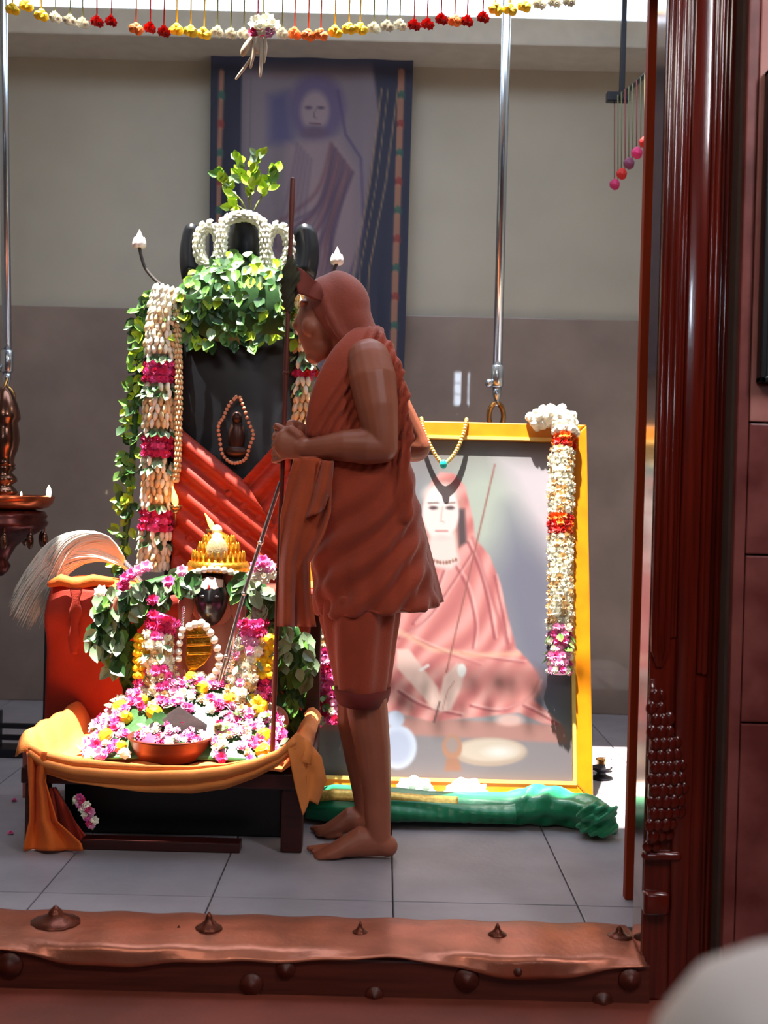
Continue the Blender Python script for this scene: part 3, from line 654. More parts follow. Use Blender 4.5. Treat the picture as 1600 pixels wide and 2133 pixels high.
# long garlands
ylo, yhi = 600, 1190
def seg(ys_, cols): return [((y - ylo) / (yhi - ylo), c, k) for y, (c, k) in zip(ys_, cols)]
WB, BB, GG, MG = (['white', 'white', 'beige'], 'bud'), (['beige', 'beige', 'white'], 'bud'), (['pgreen', 'dgreen', 'white'], 'bud'), (['magenta', 'magenta', 'pink'], 'bloom')
garland('flower_garland', 'thick white and magenta flower garland hanging left of the idol', [I(x, y, -.02) for x, y in [(352, 600), (338, 680), (335, 780), (331, 900), (329, 1000), (325, 1100), (318, 1190)]],
        seg([740, 756, 796, 830, 890, 906, 946, 986, 1050, 1066, 1106, 1130, 1190], [WB, GG, MG, GG, BB, GG, MG, GG, BB, GG, MG, GG, WB]), .062, .026, .0185, 'flower garlands on the idol')
garland('flower_garland', 'beige and magenta flower garland right of the idol beside the staff', [I(x, y, -.02) for x, y in [(622, 610), (634, 680), (637, 780), (636, 880), (640, 980)]],
        [(.32, *BB), (.42, *GG), (.5, ['magenta', 'red'], 'bloom'), (.56, *GG), (1.0, *BB)], .045, .03, .019, 'flower garlands on the idol')
garland('bead_strand', 'thin tan flower strand along the left edge of the black stone', [I(x, y, -.05) for x, y in [(366, 640), (372, 740), (372, 860), (370, 960), (364, 1005)]], [(1.0, ['beige'], 'bud')], .012, .018, .0095, front=120)
lg = thing('leaf_garland', 'long green leaf garland at the outer left of the idol', 'garland', tuple(I(250, 1180, .0)))
q = catmull([I(x, y, .02) for x, y in [(318, 610), (298, 690), (288, 790), (281, 880), (274, 980), (266, 1080), (254, 1180)]], 12)
part('string', MB().sweep(q, [.012] * len(q), 6), LM['dgreen'], lg)
for k in range(190):
    p = random.choice(q); leaf(lg, p + Vector((random.uniform(-.035, .02), random.uniform(-.02, .01), random.uniform(-.02, .02))), (random.uniform(-.9, .5), -.2, random.uniform(-1, .5)), random.uniform(.03, .05), random.choices(['green', 'lgreen', 'dgreen'], [4, 3, 2])[0])
# picture garlands and bead necklace
def G(px, py, d=.05):       # pixel -> point just in front of the frame plane
    for_v = (1668 - py) / (1668 - 880); p = fr(0, for_v, d); return P(px, py, p.y)
gp = [G(1105, 884, .01), G(1135, 868, .02), G(1168, 868, .035), G(1178, 905, .05), G(1170, 960), G(1168, 1060), G(1167, 1160), G(1166, 1260), G(1166, 1345), G(1166, 1405)]
def pseg(y): return .16 + .84 * (y - 905) / (1405 - 905)
garland('picture_garland', 'white flower garland with red bands on the right of the framed painting', gp,
        [(pseg(925), ['white'], 'pom'), (pseg(955), ['red', 'orange'], 'bloom'), (pseg(1088), ['white', 'white', 'beige'], 'bloom'), (pseg(1130), ['red', 'orange', 'red'], 'bloom'), (pseg(1310), ['white', 'white', 'beige'], 'bloom'), (1.0, ['lpink', 'white', 'green', 'pink'], 'bloom')], .04, .024, .019, 'garlands on the framed painting', taper=lambda f: 1.0 if f > .12 else .75)
gp2 = [G(690, 905), G(684, 1000), G(682, 1100), G(681, 1200), G(682, 1300), G(686, 1400), G(688, 1505)]
garland('picture_garland', 'white and pink flower garland on the left of the painting behind the monk', gp2,
        [(.05, ['red', 'orange'], 'bloom'), (.3, ['white', 'beige'], 'bloom'), (.36, ['red'], 'bloom'), (.76, ['white', 'beige'], 'bloom'), (1.0, ['pink', 'magenta', 'white', 'green', 'lpink'], 'bloom')], .04, .028, .021, 'garlands on the framed painting')
nk = [G(878, 872, .02), G(884, 900, .03), G(900, 935, .035), G(918, 962, .035), G(932, 962, .035), G(950, 940, .035), G(965, 905, .03), G(972, 874, .02)]
nt_ = thing('gold_necklace', 'gold bead necklace with turquoise pendant over the frame\'s top rail', 'necklace', tuple(nk[3]))
gbm = MB().ell((0, 0, 0), 1, 10, 7).mesh('bead'); gbm.materials.append(mat('gold_bead', (226, 190, 110), .35, metal=.5))
q = catmull(nk, 6); part('cord', MB().sweep(q, [.002] * len(q), 6), M_goldthread, nt_)
for p in q: piece('bead', gbm, nt_, p, None, .0075)
part('pendant', MB().ell(G(924, 967, .04), (.013, .009, .016), 12, 8), M_turq, nt_, label='turquoise pendant bead')
# ================================================================== BENCH, CLOTHS
BX0, BX1, BF, BB_, SZ = -.985, -.195, 3.30, 3.94, .228
bench = thing('low_bench', 'low dark wooden bench throne under orange cloths', 'bench', ((BX0 + BX1) / 2, 3.6, 0))
part('seat', MB().box((BX0, BF, SZ - .05), (BX1, BB_, SZ - .006)), M_bench, bench, smooth=False, bevel=.006)
for x in (BX0 + .01, BX1 - .07):
    for y in (BF + .01, BB_ - .07): part('leg', MB().box((x, y, 0), (x + .06, y + .06, SZ - .05)), M_bench, bench, smooth=False, bevel=.006)
part('base_plank', MB().box((BX0 + .17, BF - .005, 0.0), (BX1 - .18, BF + .05, .028)), M_bench, bench, smooth=False, bevel=.004)
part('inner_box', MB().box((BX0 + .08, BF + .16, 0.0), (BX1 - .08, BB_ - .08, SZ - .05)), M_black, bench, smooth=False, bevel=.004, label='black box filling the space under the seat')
for x0, x1 in ((BX0 + .005, BX0 + .045), (BX1 - .045, BX1 - .005)): part('side_rail', MB().box((x0, BF + .03, SZ - .01), (x1, BB_ - .06, SZ + .026)), M_bench, bench, smooth=False, bevel=.01)
part('backrest', MB().box((BX0 - .06, 3.90, 0.05), (BX1, 3.95, .70)), M_bench, bench, smooth=False, bevel=.01)

bc = thing('backrest_cloth', 'orange cloth draped over the throne backrest, tied with a hanging sash', 'cloth', (-.9, 3.8, .23))
tlb, brb = P(112, 1215, 3.80), P(80, 1545, 3.80)
def backcloth(u, v):
    x = interp(v, [0, .12, 1], [tlb.x + .01, tlb.x, brb.x]) + (BX1 - .02 - tlb.x) * u
    z = tlb.z + .012 * math.sin(u * 9) - v * (tlb.z - .235) - .02 * math.sin(math.pi * min(1, u * 2)) * (1 - v)
    y = 3.745 + (.05 if v < .02 else 0) - .010 * math.sin(u * 20 + v * 3) * (.3 + v * .5) - .045 * math.exp(-((v - .22 + .25 * u) / .14) ** 2) + .12 * v
    return (x, y, z)
part('panel', MB().sheet(backcloth, 70, 50, .005), M_orange_shade, bc)
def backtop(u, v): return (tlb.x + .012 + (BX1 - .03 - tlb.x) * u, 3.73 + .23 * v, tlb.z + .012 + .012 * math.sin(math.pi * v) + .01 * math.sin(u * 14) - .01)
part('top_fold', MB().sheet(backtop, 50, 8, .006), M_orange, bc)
kn = P(160, 1216, 3.70)
part('sash_knot', remesh(MB().ell(kn, (.028, .018, .02)).sweep([kn, kn + Vector((-.05, .005, .01)), kn + Vector((-.085, .012, -.004))], [.016, .02, .012], 10).sweep([kn, kn + Vector((.05, .005, .012)), kn + Vector((.10, .015, .008))], [.016, .02, .014], 10), .005, 2), M_orange, bc)
q = catmull([kn + Vector((0, -.008, -.01)), P(158, 1260, 3.685), P(155, 1310, 3.70), P(154, 1362, 3.715)], 6)
part('sash_tail', MB().sweep(q, [(.006, .016 + .004 * math.sin(i)) for i in range(len(q))], 10, ref=(0, -1, 0.01), round_=False), M_orange_shade, bc)

sc_ = thing('seat_cloth', 'light saffron cloth spread over the bench seat, sagging at the front', 'cloth', ((BX0 + BX1) / 2, 3.4, SZ))
def seatsheet(u, v):
    x = BX0 - .012 + (BX1 - BX0 + .024) * u; y = BF - .015 + (BB_ - .08 - BF) * v
    e = max(0, 1 - min(u, 1 - u) / .10); ridge = .085 * math.sin(min(1, e) * math.pi * .75) * (1 if v > .06 else v / .06 * .6 + .4)
    return (x, y, SZ + .004 + ridge + .006 * math.sin(u * 31 + v * 5) + .004 * math.sin(v * 23))
part('top_sheet', MB().sheet(seatsheet, 60, 30, .004), M_saffron, sc_)
sw_x = [60, 90, 150, 220, 300, 400, 470, 530, 580, 616]
sw_t = [1560, 1575, 1590, 1598, 1604, 1605, 1600, 1590, 1572, 1546]
sw_b = [1580, 1610, 1630, 1640, 1648, 1650, 1640, 1618, 1592, 1560]
def swag(u, v):
    px = 60 + 556 * u; yt, yb = interp(px, sw_x, sw_t) - 10, interp(px, sw_x, sw_b)
    py = yt + (yb - yt) * v
    return P(px, py, BF - .012 - .022 * math.sin(math.pi * min(1, v * 1.05)) - .008 * math.sin(v * 13 + u * 4))
part('front_swag', MB().sheet(swag, 80, 24, .005), M_saffron, sc_)
def leftfall(u, v):
    px = interp(v, [0, .3, .7, .92, 1], [58, 62, 60, 50, 48]) + interp(v, [0, .3, .7, .92, 1], [46, 34, 60, 120, 126]) * u; py = 1566 + (1772 - 1566) * v
    p = P(px, min(py, 1772), BF - .02 - .018 * math.sin(u * 11 + v * 3) - (.02 * v)); return (p.x, p.y, max(p.z, .004))
part('corner_fall', MB().sheet(leftfall, 30, 30, .004), M_orange, sc_)
def innerfall(u, v):
    px = interp(v, [0, .5, 1], [104, 112, 118]) + interp(v, [0, .5, 1], [10, 40, 82]) * u; py = 1640 + 128 * v
    p = P(px, py, BF + .03 - .014 * math.sin(u * 9 + v * 4)); return (p.x, p.y, max(p.z, .004))
part('inner_fold', MB().sheet(innerfall, 16, 16, .004), M_orange_shade, sc_)
def rightfall(u, v):
    px = interp(v, [0, .25, .6, 1], [596, 604, 614, 630]) + interp(v, [0, .25, .6, 1], [46, 64, 64, 30]) * u
    py = interp(u, [0, .45, 1], [1548, 1526, 1546]) + (150 - 20 * u) * v
    return P(px, py, BF - .036 + .09 * u - .007 * math.sin(u * 9 + v * 2) - .006 * math.sin(v * 6))
part('corner_fall', MB().sheet(rightfall, 24, 24, .004), M_saffron, sc_)
def sidered(u, v):
    p = P(50 + 14 * u, 1562 + 100 * v, BF + .03 + .1 * (1 - u)); return p
part('side_fold', MB().sheet(sidered, 6, 12, .004), M_orange_shade, sc_)
# flower bunch hanging under the seat and a stray petal on the floor
fb = thing('flower_bunch', 'small pink and white flower bunch hanging under the bench seat', 'flowers', tuple(P(188, 1710, BF)))
q = catmull([P(163, 1655, BF - .01), P(172, 1672, BF - .012), P(184, 1690, BF - .015), P(192, 1716, BF - .015)], 5)
part('stem', MB().sweep(q, [.003] * len(q), 6), LM['dgreen'], fb)
for i, p in enumerate(q[2:]): flower(fb, p + Vector((random.uniform(-.012, .012), -.008, 0)), (random.uniform(-.6, .6), -1, .2), .014, ['pink', 'white', 'magenta', 'lpink', 'white'][i % 5]); 
for k in range(4): leaf(fb, random.choice(q), (random.uniform(-.6, .6), -.3, -1), .03, 'green')
for px, py in ((22, 1736), (30, 1668)): 
    t = tag(piece('fallen_petal', pm('bloom', 'pink'), None, PZ(px, py, .003), None, .011), 'pink petal on the floor left of the bench, %s' % ('nearer the threshold' if py > 1700 else 'beside the bench leg'), 'petal', 'petals fallen on the floor')

# ================================================================== SEATED STATUE
SY = 3.66
def Q(px, py, dy=0.0): return P(px, py, SY + dy)
st_ = thing('seated_statue', 'small seated statue with black stone face, gold crown and salmon robes', 'statue', tuple(P(430, 1540, 3.72)))
rows = []
for y, l, r, dep, cy in [(1585, 262, 592, .15, 3.70), (1540, 258, 596, .17, 3.70), (1500, 262, 592, .165, 3.70), (1470, 285, 570, .15, 3.71), (1430, 325, 530, .12, 3.73), (1380, 345, 512, .10, 3.74), (1330, 355, 508, .09, 3.745), (1300, 372, 495, .08, 3.75), (1280, 400, 480, .055, 3.74), (1262, 415, 468, .04, 3.73)]:
    a, b = P(l, y, cy), P(r, y, cy); c = (a + b) / 2; hw = (b.x - a.x) / 2
    rows.append([(c.x + hw * math.cos(t) * (1 + .02 * math.sin(9 * t)), cy + dep * math.sin(t) * (1 + .03 * math.sin(13 * t)), max(c.z, SZ + .005)) for t in [2 * math.pi * k / 48 for k in range(48)]])
part('robed_body', MB().rows(rows), M_salmon, st_)
for kx in (285, 570): 
    part('knee_fold', remesh(MB().sweep([Q(kx + (20 if kx < 400 else -20), 1500, .02), Q(kx, 1500, -.06), Q(kx + (30 if kx < 400 else -30), 1530, -.11)], [.05, .048, .035], 14), .006, 3), M_salmon, st_)
hd = Q(441, 1248, -.03)
rows = []
for i in range(19):
    t = i / 18; z = hd.z - .083 + .166 * t; wr_ = math.sqrt(max(0, 1 - (2 * t - 1) ** 2)) * interp(t, [0, .3, .6, 1], [.80, .92, 1.0, .98]) + .002
    row = []
    for k in range(28):
        a = 2 * math.pi * k / 28; c_, s_ = math.cos(a), math.sin(a); y = .055 * wr_ * s_
        if s_ < -.3 and abs(c_) < .55:      # nose, brow, lips
            g = math.exp(-(c_ / .17) ** 2)
            y -= .015 * g * math.exp(-((t - .46) / .10) ** 2) + .007 * g * math.exp(-((t - .58) / .12) ** 2) + .006 * math.exp(-(c_ / .3) ** 2) * math.exp(-((t - .26) / .045) ** 2)
            y += .008 * (math.exp(-((abs(c_) - .36) / .13) ** 2)) * math.exp(-((t - .57) / .06) ** 2)
        row.append((hd.x + .051 * wr_ * c_, hd.y + y, z))
    rows.append(row)
face = part('face', MB().rows(rows), M_face, st_, label='polished black stone face')
for sgn in (-1, 1): part('eye', MB().ell((hd.x + sgn * .02, hd.y - .046, hd.z + .012), (.009, .004, .004), 10, 6), mat('statue_eye', (70, 66, 74), .2), face)
zmk = Q(441, 1212).z
part('forehead_mark', MB().sheet(lambda u, v: (hd.x + (u - .5) * .074, hd.y - .0505 + .022 * abs(2 * u - 1) ** 2.2 + .012 * v * v, zmk - .021 + .042 * v * (1 - .25 * abs(2 * u - 1))), 14, 8, .003), M_ash, face, label='pale ash mark across the forehead')
part('red_mark', MB().ell((hd.x - .002, hd.y - .052, zmk - .012), (.004, .003, .010), 8, 6), mat('vermilion', (190, 40, 40), .8), face)
for sgn in (-1, 1):
    q = catmull([Q(441 + sgn * 36, 1196, .0), Q(441 + sgn * 50, 1240, -.005), Q(441 + sgn * 58, 1290, -.02), Q(441 + sgn * (56 if sgn > 0 else 70), 1350, -.045), Q(441 + sgn * (40 if sgn > 0 else 64), 1420, -.07)], 6)
    part('veil_fall', MB().sweep(q, [(.014, .022 + .003 * math.sin(i * .9)) for i in range(len(q))], 14, ref=(0, -1, .01)), mat('veil_cotton', (196, 108, 84), .75, sheen=.2, bump=.2, bscale=140), st_)
part('veil', MB().ell(Q(443, 1240, .035), (.075, .05, .10), 20, 14), mat('veil_cotton', (196, 108, 84)), st_)
cr = Q(455, 1192, .03); kk = lambda y: Q(455, y, 0).z - cr.z
crown = part('crown', MB().lathe([(.084, 0), (.094, .006), (.098, .02), (.09, .034), (.082, kk(1170)), (.066, kk(1155)), (.058, kk(1145)), (.05, kk(1132)), (.034, kk(1120)), (.026, kk(1114)), (.008, kk(1108))], cr, 40), M_gold, st_, label='ornate gold crown')
part('finial', MB().ell(Q(452, 1104, .03), .0165, 14, 10), mat('pearl', (246, 238, 222), .3), crown)
part('front_plate', remesh(MB().ell(Q(452, 1148, -.03), (.034, .02, .046)).ell(Q(452, 1122, -.005), (.02, .02, .02)), .004, 2), mat('pale_gold', (240, 214, 160), .3, metal=.5, bump=.4, bscale=90), crown, label='pale gold front plate')
prl = MB().ell((0, 0, 0), 1, 10, 7).mesh('pearl'); prl.materials.append(mat('pearl', (246, 238, 222)))
for k in range(30):
    a = math.pi * 2 * k / 30; piece('pearl', prl, crown, cr + Vector((.096 * math.cos(a), .096 * math.sin(a), .016 - .034 * math.cos(a) ** 2)), None, .0105)
rdg = MB().lathe([(.001, -.02), (.006, -.012), (.007, 0), (.004, .012), (.001, .02)], (0, 0, 0), 6).mesh('crown_spike'); rdg.materials.append(M_gold)
for zz, rr, nn in ((.048, .078, 26), (.074, .060, 20), (.096, .046, 16)):
    for k in range(nn): a = math.pi * 2 * k / nn; piece('crown_spike', rdg, crown, cr + Vector((rr * math.cos(a), rr * math.sin(a), zz)), None, 1.0)
pg0 = Q(412, 1345, -.085)
pend = part('pendant_plaque', MB().prism([Q(x, y, -.09) for x, y in [(388, 1312), (404, 1304), (428, 1306), (440, 1318), (441, 1362), (425, 1384), (396, 1404), (386, 1380)]], (0, .012, 0)), M_gold, st_, bevel=.003, label='large gold pendant plaque on the chest')
for y in (1326, 1344, 1362): part('relief_band', MB().sweep([Q(391, y, -.093), Q(437, y - 2, -.093)], [.005, .005], 8), M_gold, pend)
for nm, pts, r, col in (('white_bead_string', [(395, 1305), (420, 1298), (438, 1318), (452, 1350), (456, 1385), (444, 1410), (440, 1448)], .0125, 'pearl'), ('white_bead_string', [(380, 1312), (374, 1340), (372, 1372)], .0105, 'pearl'),
                    ('crystal_string', [(383, 1266), (380, 1300), (375, 1340)], .0048, 'silver'), ('crystal_string', [(508, 1290), (492, 1335), (478, 1385), (464, 1432)], .0055, 'silver'), ('crystal_string', [(384, 1414), (400, 1424), (418, 1434), (434, 1442)], .005, 'silver')):
    q = [Q(x, y, -.10) for x, y in pts]; L = sum((b - a).length for a, b in zip(q, q[1:])); n = int(L / (r * 1.7)); q2 = catmull(q, 20)
    s = part(nm, MB().sweep(q2, [.002] * len(q2), 5), M_silver, st_)
    bm_ = MB().ell((0, 0, 0), 1, 8, 6).mesh('bead'); bm_.materials.append(MATS[col])
    for k in range(n + 1): piece('bead', bm_, s, q2[min(len(q2) - 1, int(k / n * (len(q2) - 1)))], None, r)
# silver stick held across the statue
rodp = [P(584, 1005, 3.46), P(530, 1170, 3.50), P(500, 1265, 3.525), P(448, 1456, 3.56)]
sr = thing('silver_rod', 'slender silver rod leaning diagonally across the seated statue', 'rod', tuple(rodp[-1]))
q = catmull(rodp, 8); part('shaft', MB().sweep(q, [.0062] * len(q), 10), M_silver, sr)
for i in (6, 14, 20): part('ring', MB().ell(q[i], (.009, .009, .007), 10, 7), M_silver, sr)
# garlands on the statue
def leafmass(label, region, n, y, cols, down, size=(.045, .07)):
    t = thing('leaf_garland', label, 'garland', tuple(P(*region[-1][:2], y)))
    q = catmull([P(a, b, y) for a, b, _ in region], 8); wd = np.interp(np.linspace(0, 1, len(q)), np.linspace(0, 1, len(region)), [c for _, _, c in region])
    part('string', MB().sweep(q, [max(.01, float(x) / 680 * .45) for x in wd], 8), LM['dgreen'], t)
    for k in range(n):
        i = random.randrange(len(q)); rr = wd[i] / 680
        p = q[i] + Vector((random.uniform(-1, 1) * rr, random.uniform(-.6, .2) * rr - .01, random.uniform(-.7, .7) * rr))
        leaf(t, p, (random.uniform(-.55, .55), random.uniform(-.4, 0), -down + random.uniform(-.5, .5)), random.uniform(*size), random.choice(cols))
    return t
lm1 = leafmass('broad grey green leaf garland over the statue\'s shoulder beside the fly whisk', [(400, 1200, 26), (340, 1215, 34), (280, 1235, 40), (235, 1250, 36), (225, 1310, 34), (230, 1370, 26)], 130, 3.62, ['pgreen', 'pgreen', 'dgreen', 'green', 'dgreen'], .8)
for x, y, c in [(262, 1205, 'pink'), (275, 1196, 'pink'), (256, 1220, 'magenta'), (290, 1188, 'lpink'), (305, 1180, 'lpink'), (318, 1250, 'magenta'), (352, 1212, 'pink'), (380, 1190, 'lpink'), (210, 1232, 'white')]: flower(lm1, P(x, y, 3.565), (random.uniform(-.4, .4), -1, .5), .022, c)
lm1b = part('pale_cloth_fold', remesh(MB().sweep([P(268, 1222, 3.60), P(250, 1245, 3.585), P(238, 1268, 3.585)], [.012, .02, .015], 10), .005, 2), M_salmon, lm1)
leafmass('dark hanging leaf bunch left of the statue above the orange cloth', [(250, 1290, 30), (255, 1340, 34), (285, 1390, 22), (292, 1420, 12)], 60, 3.66, ['dgreen', 'dgreen', 'green'], 1.4)
lm2 = leafmass('pale green leaf and flower garland on the statue\'s right, behind the staff', [(500, 1205, 20), (540, 1225, 34), (560, 1280, 36), (585, 1330, 36), (615, 1370, 28)], 110, 3.62, ['pgreen', 'pgreen', 'green', 'dgreen'], .8)
for x, y, c in [(548, 1170, 'pink'), (562, 1182, 'lpink'), (540, 1188, 'white'), (568, 1196, 'white'), (535, 1180, 'pink'), (530, 1200, 'white'), (552, 1204, 'white')]: flower(lm2, P(x, y, 3.565), (random.uniform(-.4, .4), -1, .6), .024, c)
leafmass('dark green leaf tail hanging to the bench right of the statue', [(600, 1330, 26), (604, 1400, 22), (602, 1470, 22), (598, 1545, 18)], 70, 3.70, ['dgreen', 'dgreen', 'green'], 1.3)
leafmass('short pale leaf spray beside the frame\'s left rail', [(615, 1310, 18), (630, 1350, 20), (638, 1395, 12)], 26, 3.66, ['pgreen', 'green', 'pgreen'], 1.2, (.05, .075))
MX = ['white', 'lpink', 'pink', 'pgreen', 'beige', 'white']
garland('chest_garland', 'white pink and green flower garland down the statue\'s chest, picture left', [Q(345, 1280, -.085), Q(330, 1330, -.09), Q(335, 1400, -.10), Q(352, 1462, -.12)], [(.22, ['pink', 'magenta'], 'bloom'), (1.0, MX, 'bloom')], .045, .026, .02, 'garlands on the seated statue')
garland('chest_garland', 'white pink and green flower garland down the statue\'s chest, picture right', [Q(528, 1290, -.085), Q(528, 1340, -.09), Q(510, 1410, -.10), Q(490, 1466, -.12)], [(.25, ['pink', 'magenta'], 'bloom'), (1.0, ['white', 'white', 'lpink', 'pgreen', 'beige'], 'bloom')], .042, .026, .02, 'garlands on the seated statue')
garland('marigold_strand', 'yellow and pink strand at the outer left of the statue\'s chest', [Q(300, 1322, -.07), Q(297, 1360, -.07), Q(295, 1420, -.08), Q(298, 1490, -.09)], [(.52, ['yellow'], 'pom'), (.74, ['pink', 'magenta'], 'bloom'), (1.0, ['yellow', 'orange'], 'pom')], .02, .022, .015, 'garlands on the seated statue')
garland('marigold_strand', 'yellow and pink strand at the right of the statue, beside the staff', [Q(557, 1320, -.08), Q(556, 1360, -.08), Q(553, 1410, -.09), Q(545, 1450, -.10), Q(524, 1480, -.12), Q(505, 1505, -.13)], [(.45, ['yellow'], 'pom'), (.68, ['pink', 'magenta', 'lpink'], 'bloom'), (1.0, ['yellow'], 'pom')], .026, .022, .017, 'garlands on the seated statue')
# flower heap
heap = thing('flower_heap', 'heap of pink, white and yellow loose flowers in the statue\'s lap', 'flowers', tuple(P(400, 1590, 3.4)))
def heapz(px, Y):      # height of the heap
    f = np.clip((Y - 3.34) / .24, 0, 1); side = max(0, 1 - ((px - 400) / 215) ** 2); return SZ + .008 + .20 * f * side ** .8 + .012
hv = MB().sheet(lambda u, v: (lambda px, Y: (P(px, 1500, Y).x, Y, heapz(px, Y) - .012))(190 + 400 * u, 3.35 + .22 * (1 - v)), 24, 16, .004)
part('bed', hv, LM['dgreen'], heap)
nfl = 0
while nfl < 300:
    px, Y = random.uniform(180, 590), 3.335 + .24 * random.random() ** .8; p = P(px, 1500, Y)
    if 262 < px < 448 and Y < 3.47 or (336 < px < 412 and Y < 3.455): continue
    z = heapz(px, Y) if 190 < px < 590 else SZ + .01
    c = random.choices(['pink', 'lpink', 'magenta', 'white', 'yellow', 'pgreen', 'green', 'beige'], [6, 5, 2, 4, 1.2, 2.5, 1, 1])[0]; pos = Vector((p.x, Y, z + random.uniform(0, .012)))
    if c in LM: leaf(heap, pos, (random.uniform(-1, 1), random.uniform(-1, 0), .2), .036, c, (0, -.6, 1))
    else: flower(heap, pos, (random.uniform(-.5, .5), -.7, random.uniform(.3, 1)), random.uniform(.014, .022) * (1.15 if c == 'yellow' else 1), c, 'pom' if c == 'yellow' else 'bloom')
    nfl += 1
# bowl with flowers
bwc = P(355, 1578, 3.40); bwc.z = SZ + .008
bowl = thing('offering_bowl', 'wide brown copper bowl of flowers before the seated statue', 'bowl', tuple(bwc))
part('bowl_body', MB().lathe([(.0, .004), (.085, .0), (.094, .006), (.108, .035), (.116, .058), (.122, .062), (.119, .066), (.112, .06), (.103, .035), (.088, .012), (.0, .010)], bwc, 48), M_bowl, bowl)
bf = thing('bowl_flowers', 'loose pink and white petals piled in the copper bowl', 'flowers', tuple(bwc + Vector((0, 0, .05))))
part('petal_bed', MB().ell(bwc + Vector((0, 0, .05)), (.1, .1, .035), 20, 10), FM['purple'], bf)
for k in range(90):
    a, r = random.uniform(0, 6.28), .105 * math.sqrt(random.random()); z = .058 + .04 * (1 - (r / .105) ** 2)
    c = random.choices(['pink', 'lpink', 'magenta', 'white', 'yellow', 'pgreen', 'dgreen'], [5, 5, 3, 4, 1.5, 2, 3])[0]; pos = bwc + Vector((r * math.cos(a), r * math.sin(a), z))
    if c in LM: leaf(bf, pos, (random.uniform(-1, 1), random.uniform(-1, 1), .3), .04, c, (0, -.4, 1))
    else: flower(bf, pos, (random.uniform(-.5, .5), -.7, .8), random.uniform(.011, .017), c)
mcn = P(372, 1508, 3.44)
part('powder_mound', MB().lathe([(.09, -.05), (.082, 0), (.056, .014), (.03, .03), (.014, .042), (.002, .05)], mcn, 20), M_maroon, None, base=tuple(mcn)); tag(bpy.context.scene.objects['powder_mound'], 'dark maroon cone shaped mound behind the copper bowl', 'powder')
# flames
def flame(label, px, py, Y, h, r, lean, cup=True, m=None, up_=None):
    b = P(px, py, Y); t = thing('oil_lamp', label, 'oil lamp', tuple(b))
    q = [b, b + Vector((lean * .25, 0, h * .3)), b + Vector((lean * .6, 0, h * .65)), b + Vector((lean, 0, h))]
    part('flame', MB().sweep(catmull(q, 4), [r * x for x in (.5, .75, .95, 1, 1, .95, .85, .72, .58, .45, .32, .2, .06)], 10), m or M_flame, t, label='burning flame')
    if cup: part('cup', MB().lathe([(.004, -.03), (.012, -.026), (.02, -.012), (.023, 0), (.020, -.002), (.012, -.014), (.004, -.018)], b, 18), M_brass, t)
    return t
t = flame('small brass wick lamp with orange flame beside the left garland', 366, 1052, 4.14, .065, .011, -.012)
part('arm', MB().sweep([P(366, 1056, 4.14), P(366, 1080, 4.17), P(366, 1100, 4.24)], [.004, .004, .004], 6), M_brass, t)
t = flame('small wick lamp with slanting flame behind the gold crown', 444, 1102, 3.80, .05, .009, -.028)
part('stem', MB().sweep([P(444, 1108, 3.80), P(444, 1200, 3.83)], [.006, .006], 8), M_brass, t)
# ================================================================== FLY WHISK
wk = thing('fly_whisk', 'long white hair fly whisk drooping over the throne\'s left shoulder', 'fly whisk', tuple(P(250, 1175, 3.86)))
wpath = [(252, 1168), (215, 1140), (165, 1138), (120, 1160), (88, 1205), (62, 1255), (44, 1305)]
part('handle', MB().sweep([P(252, 1168, 3.86), P(275, 1190, 3.86), P(300, 1225, 3.86)], [.014, .012, .01], 12), M_silver, wk)
wv_ = MB()
for k in range(760):
    a = random.uniform(0, 6.28); rr = math.sqrt(random.random()); ox, oy = rr * math.cos(a), rr * math.sin(a); L_ = random.uniform(.62, 1.0)
    pts = []
    for i, (x, y) in enumerate(wpath):
        f = i / 6
        if f > L_: break
        sp = [10, 28, 36, 42, 48, 52, 54][i]
        pts.append(P(x + ox * sp * .7 + random.uniform(-2, 2) + 10 * f * ox, y + oy * sp + random.uniform(-2, 2) + 10 * f, 3.84 + .03 * ox * oy - .02 * f))
    if len(pts) < 3: continue
    q = catmull(pts, 3); wv_.sweep(q, [.0026 * (1 - .7 * i / len(q)) for i in range(len(q))], 3, round_=False)
part('hair', wv_, M_hair, wk, kind='stuff')

# ================================================================== THE MONK
PY = 3.42
def B(px, py, dy=0.0): return P(px, py, PY + dy)
man = thing('person', 'barefoot person in ochre robes bowing over a tall staff held in both hands', 'person', (B(760, 1780, -.02).x, PY, 0))
b = MB()
# torso and hips
b.sweep([B(745, 1230), B(748, 1120), B(748, 1000), B(750, 880), B(752, 815), B(755, 772)], [(.110, .14), (.110, .14), (.105, .14), (.105, .145), (.09, .15), (.05, .11)], 24, ref=(1, 0, 0.01))
# neck, skull, jaw, nose, lips, brow
b.sweep([B(752, 745, .0), B(732, 712), B(712, 680)], [.062, .056, .055], 16)
b.ell(B(698, 645), (.094, .078, .098), 24, 16); b.ell(B(668, 668), (.066, .064, .10), 20, 14, Matrix.Rotation(math.radians(8), 3, 'Y'))
b.ell(B(664, 712), (.048, .05, .055)); b.ell(B(655, 742), (.026, .03, .022))
b.sweep([B(632, 640), B(626, 662), B(621, 678)], [.010, .012, .0155], 10); b.ell(B(627, 681), (.014, .018, .009))
b.ell(B(634, 702), (.014, .024, .008)); b.ell(B(637, 714), (.014, .022, .009)); b.ell(B(634, 634), (.014, .05, .012))
for s_ in (-1, 1): b.ell(B(648, 680, s_ * .045), (.026, .022, .03))
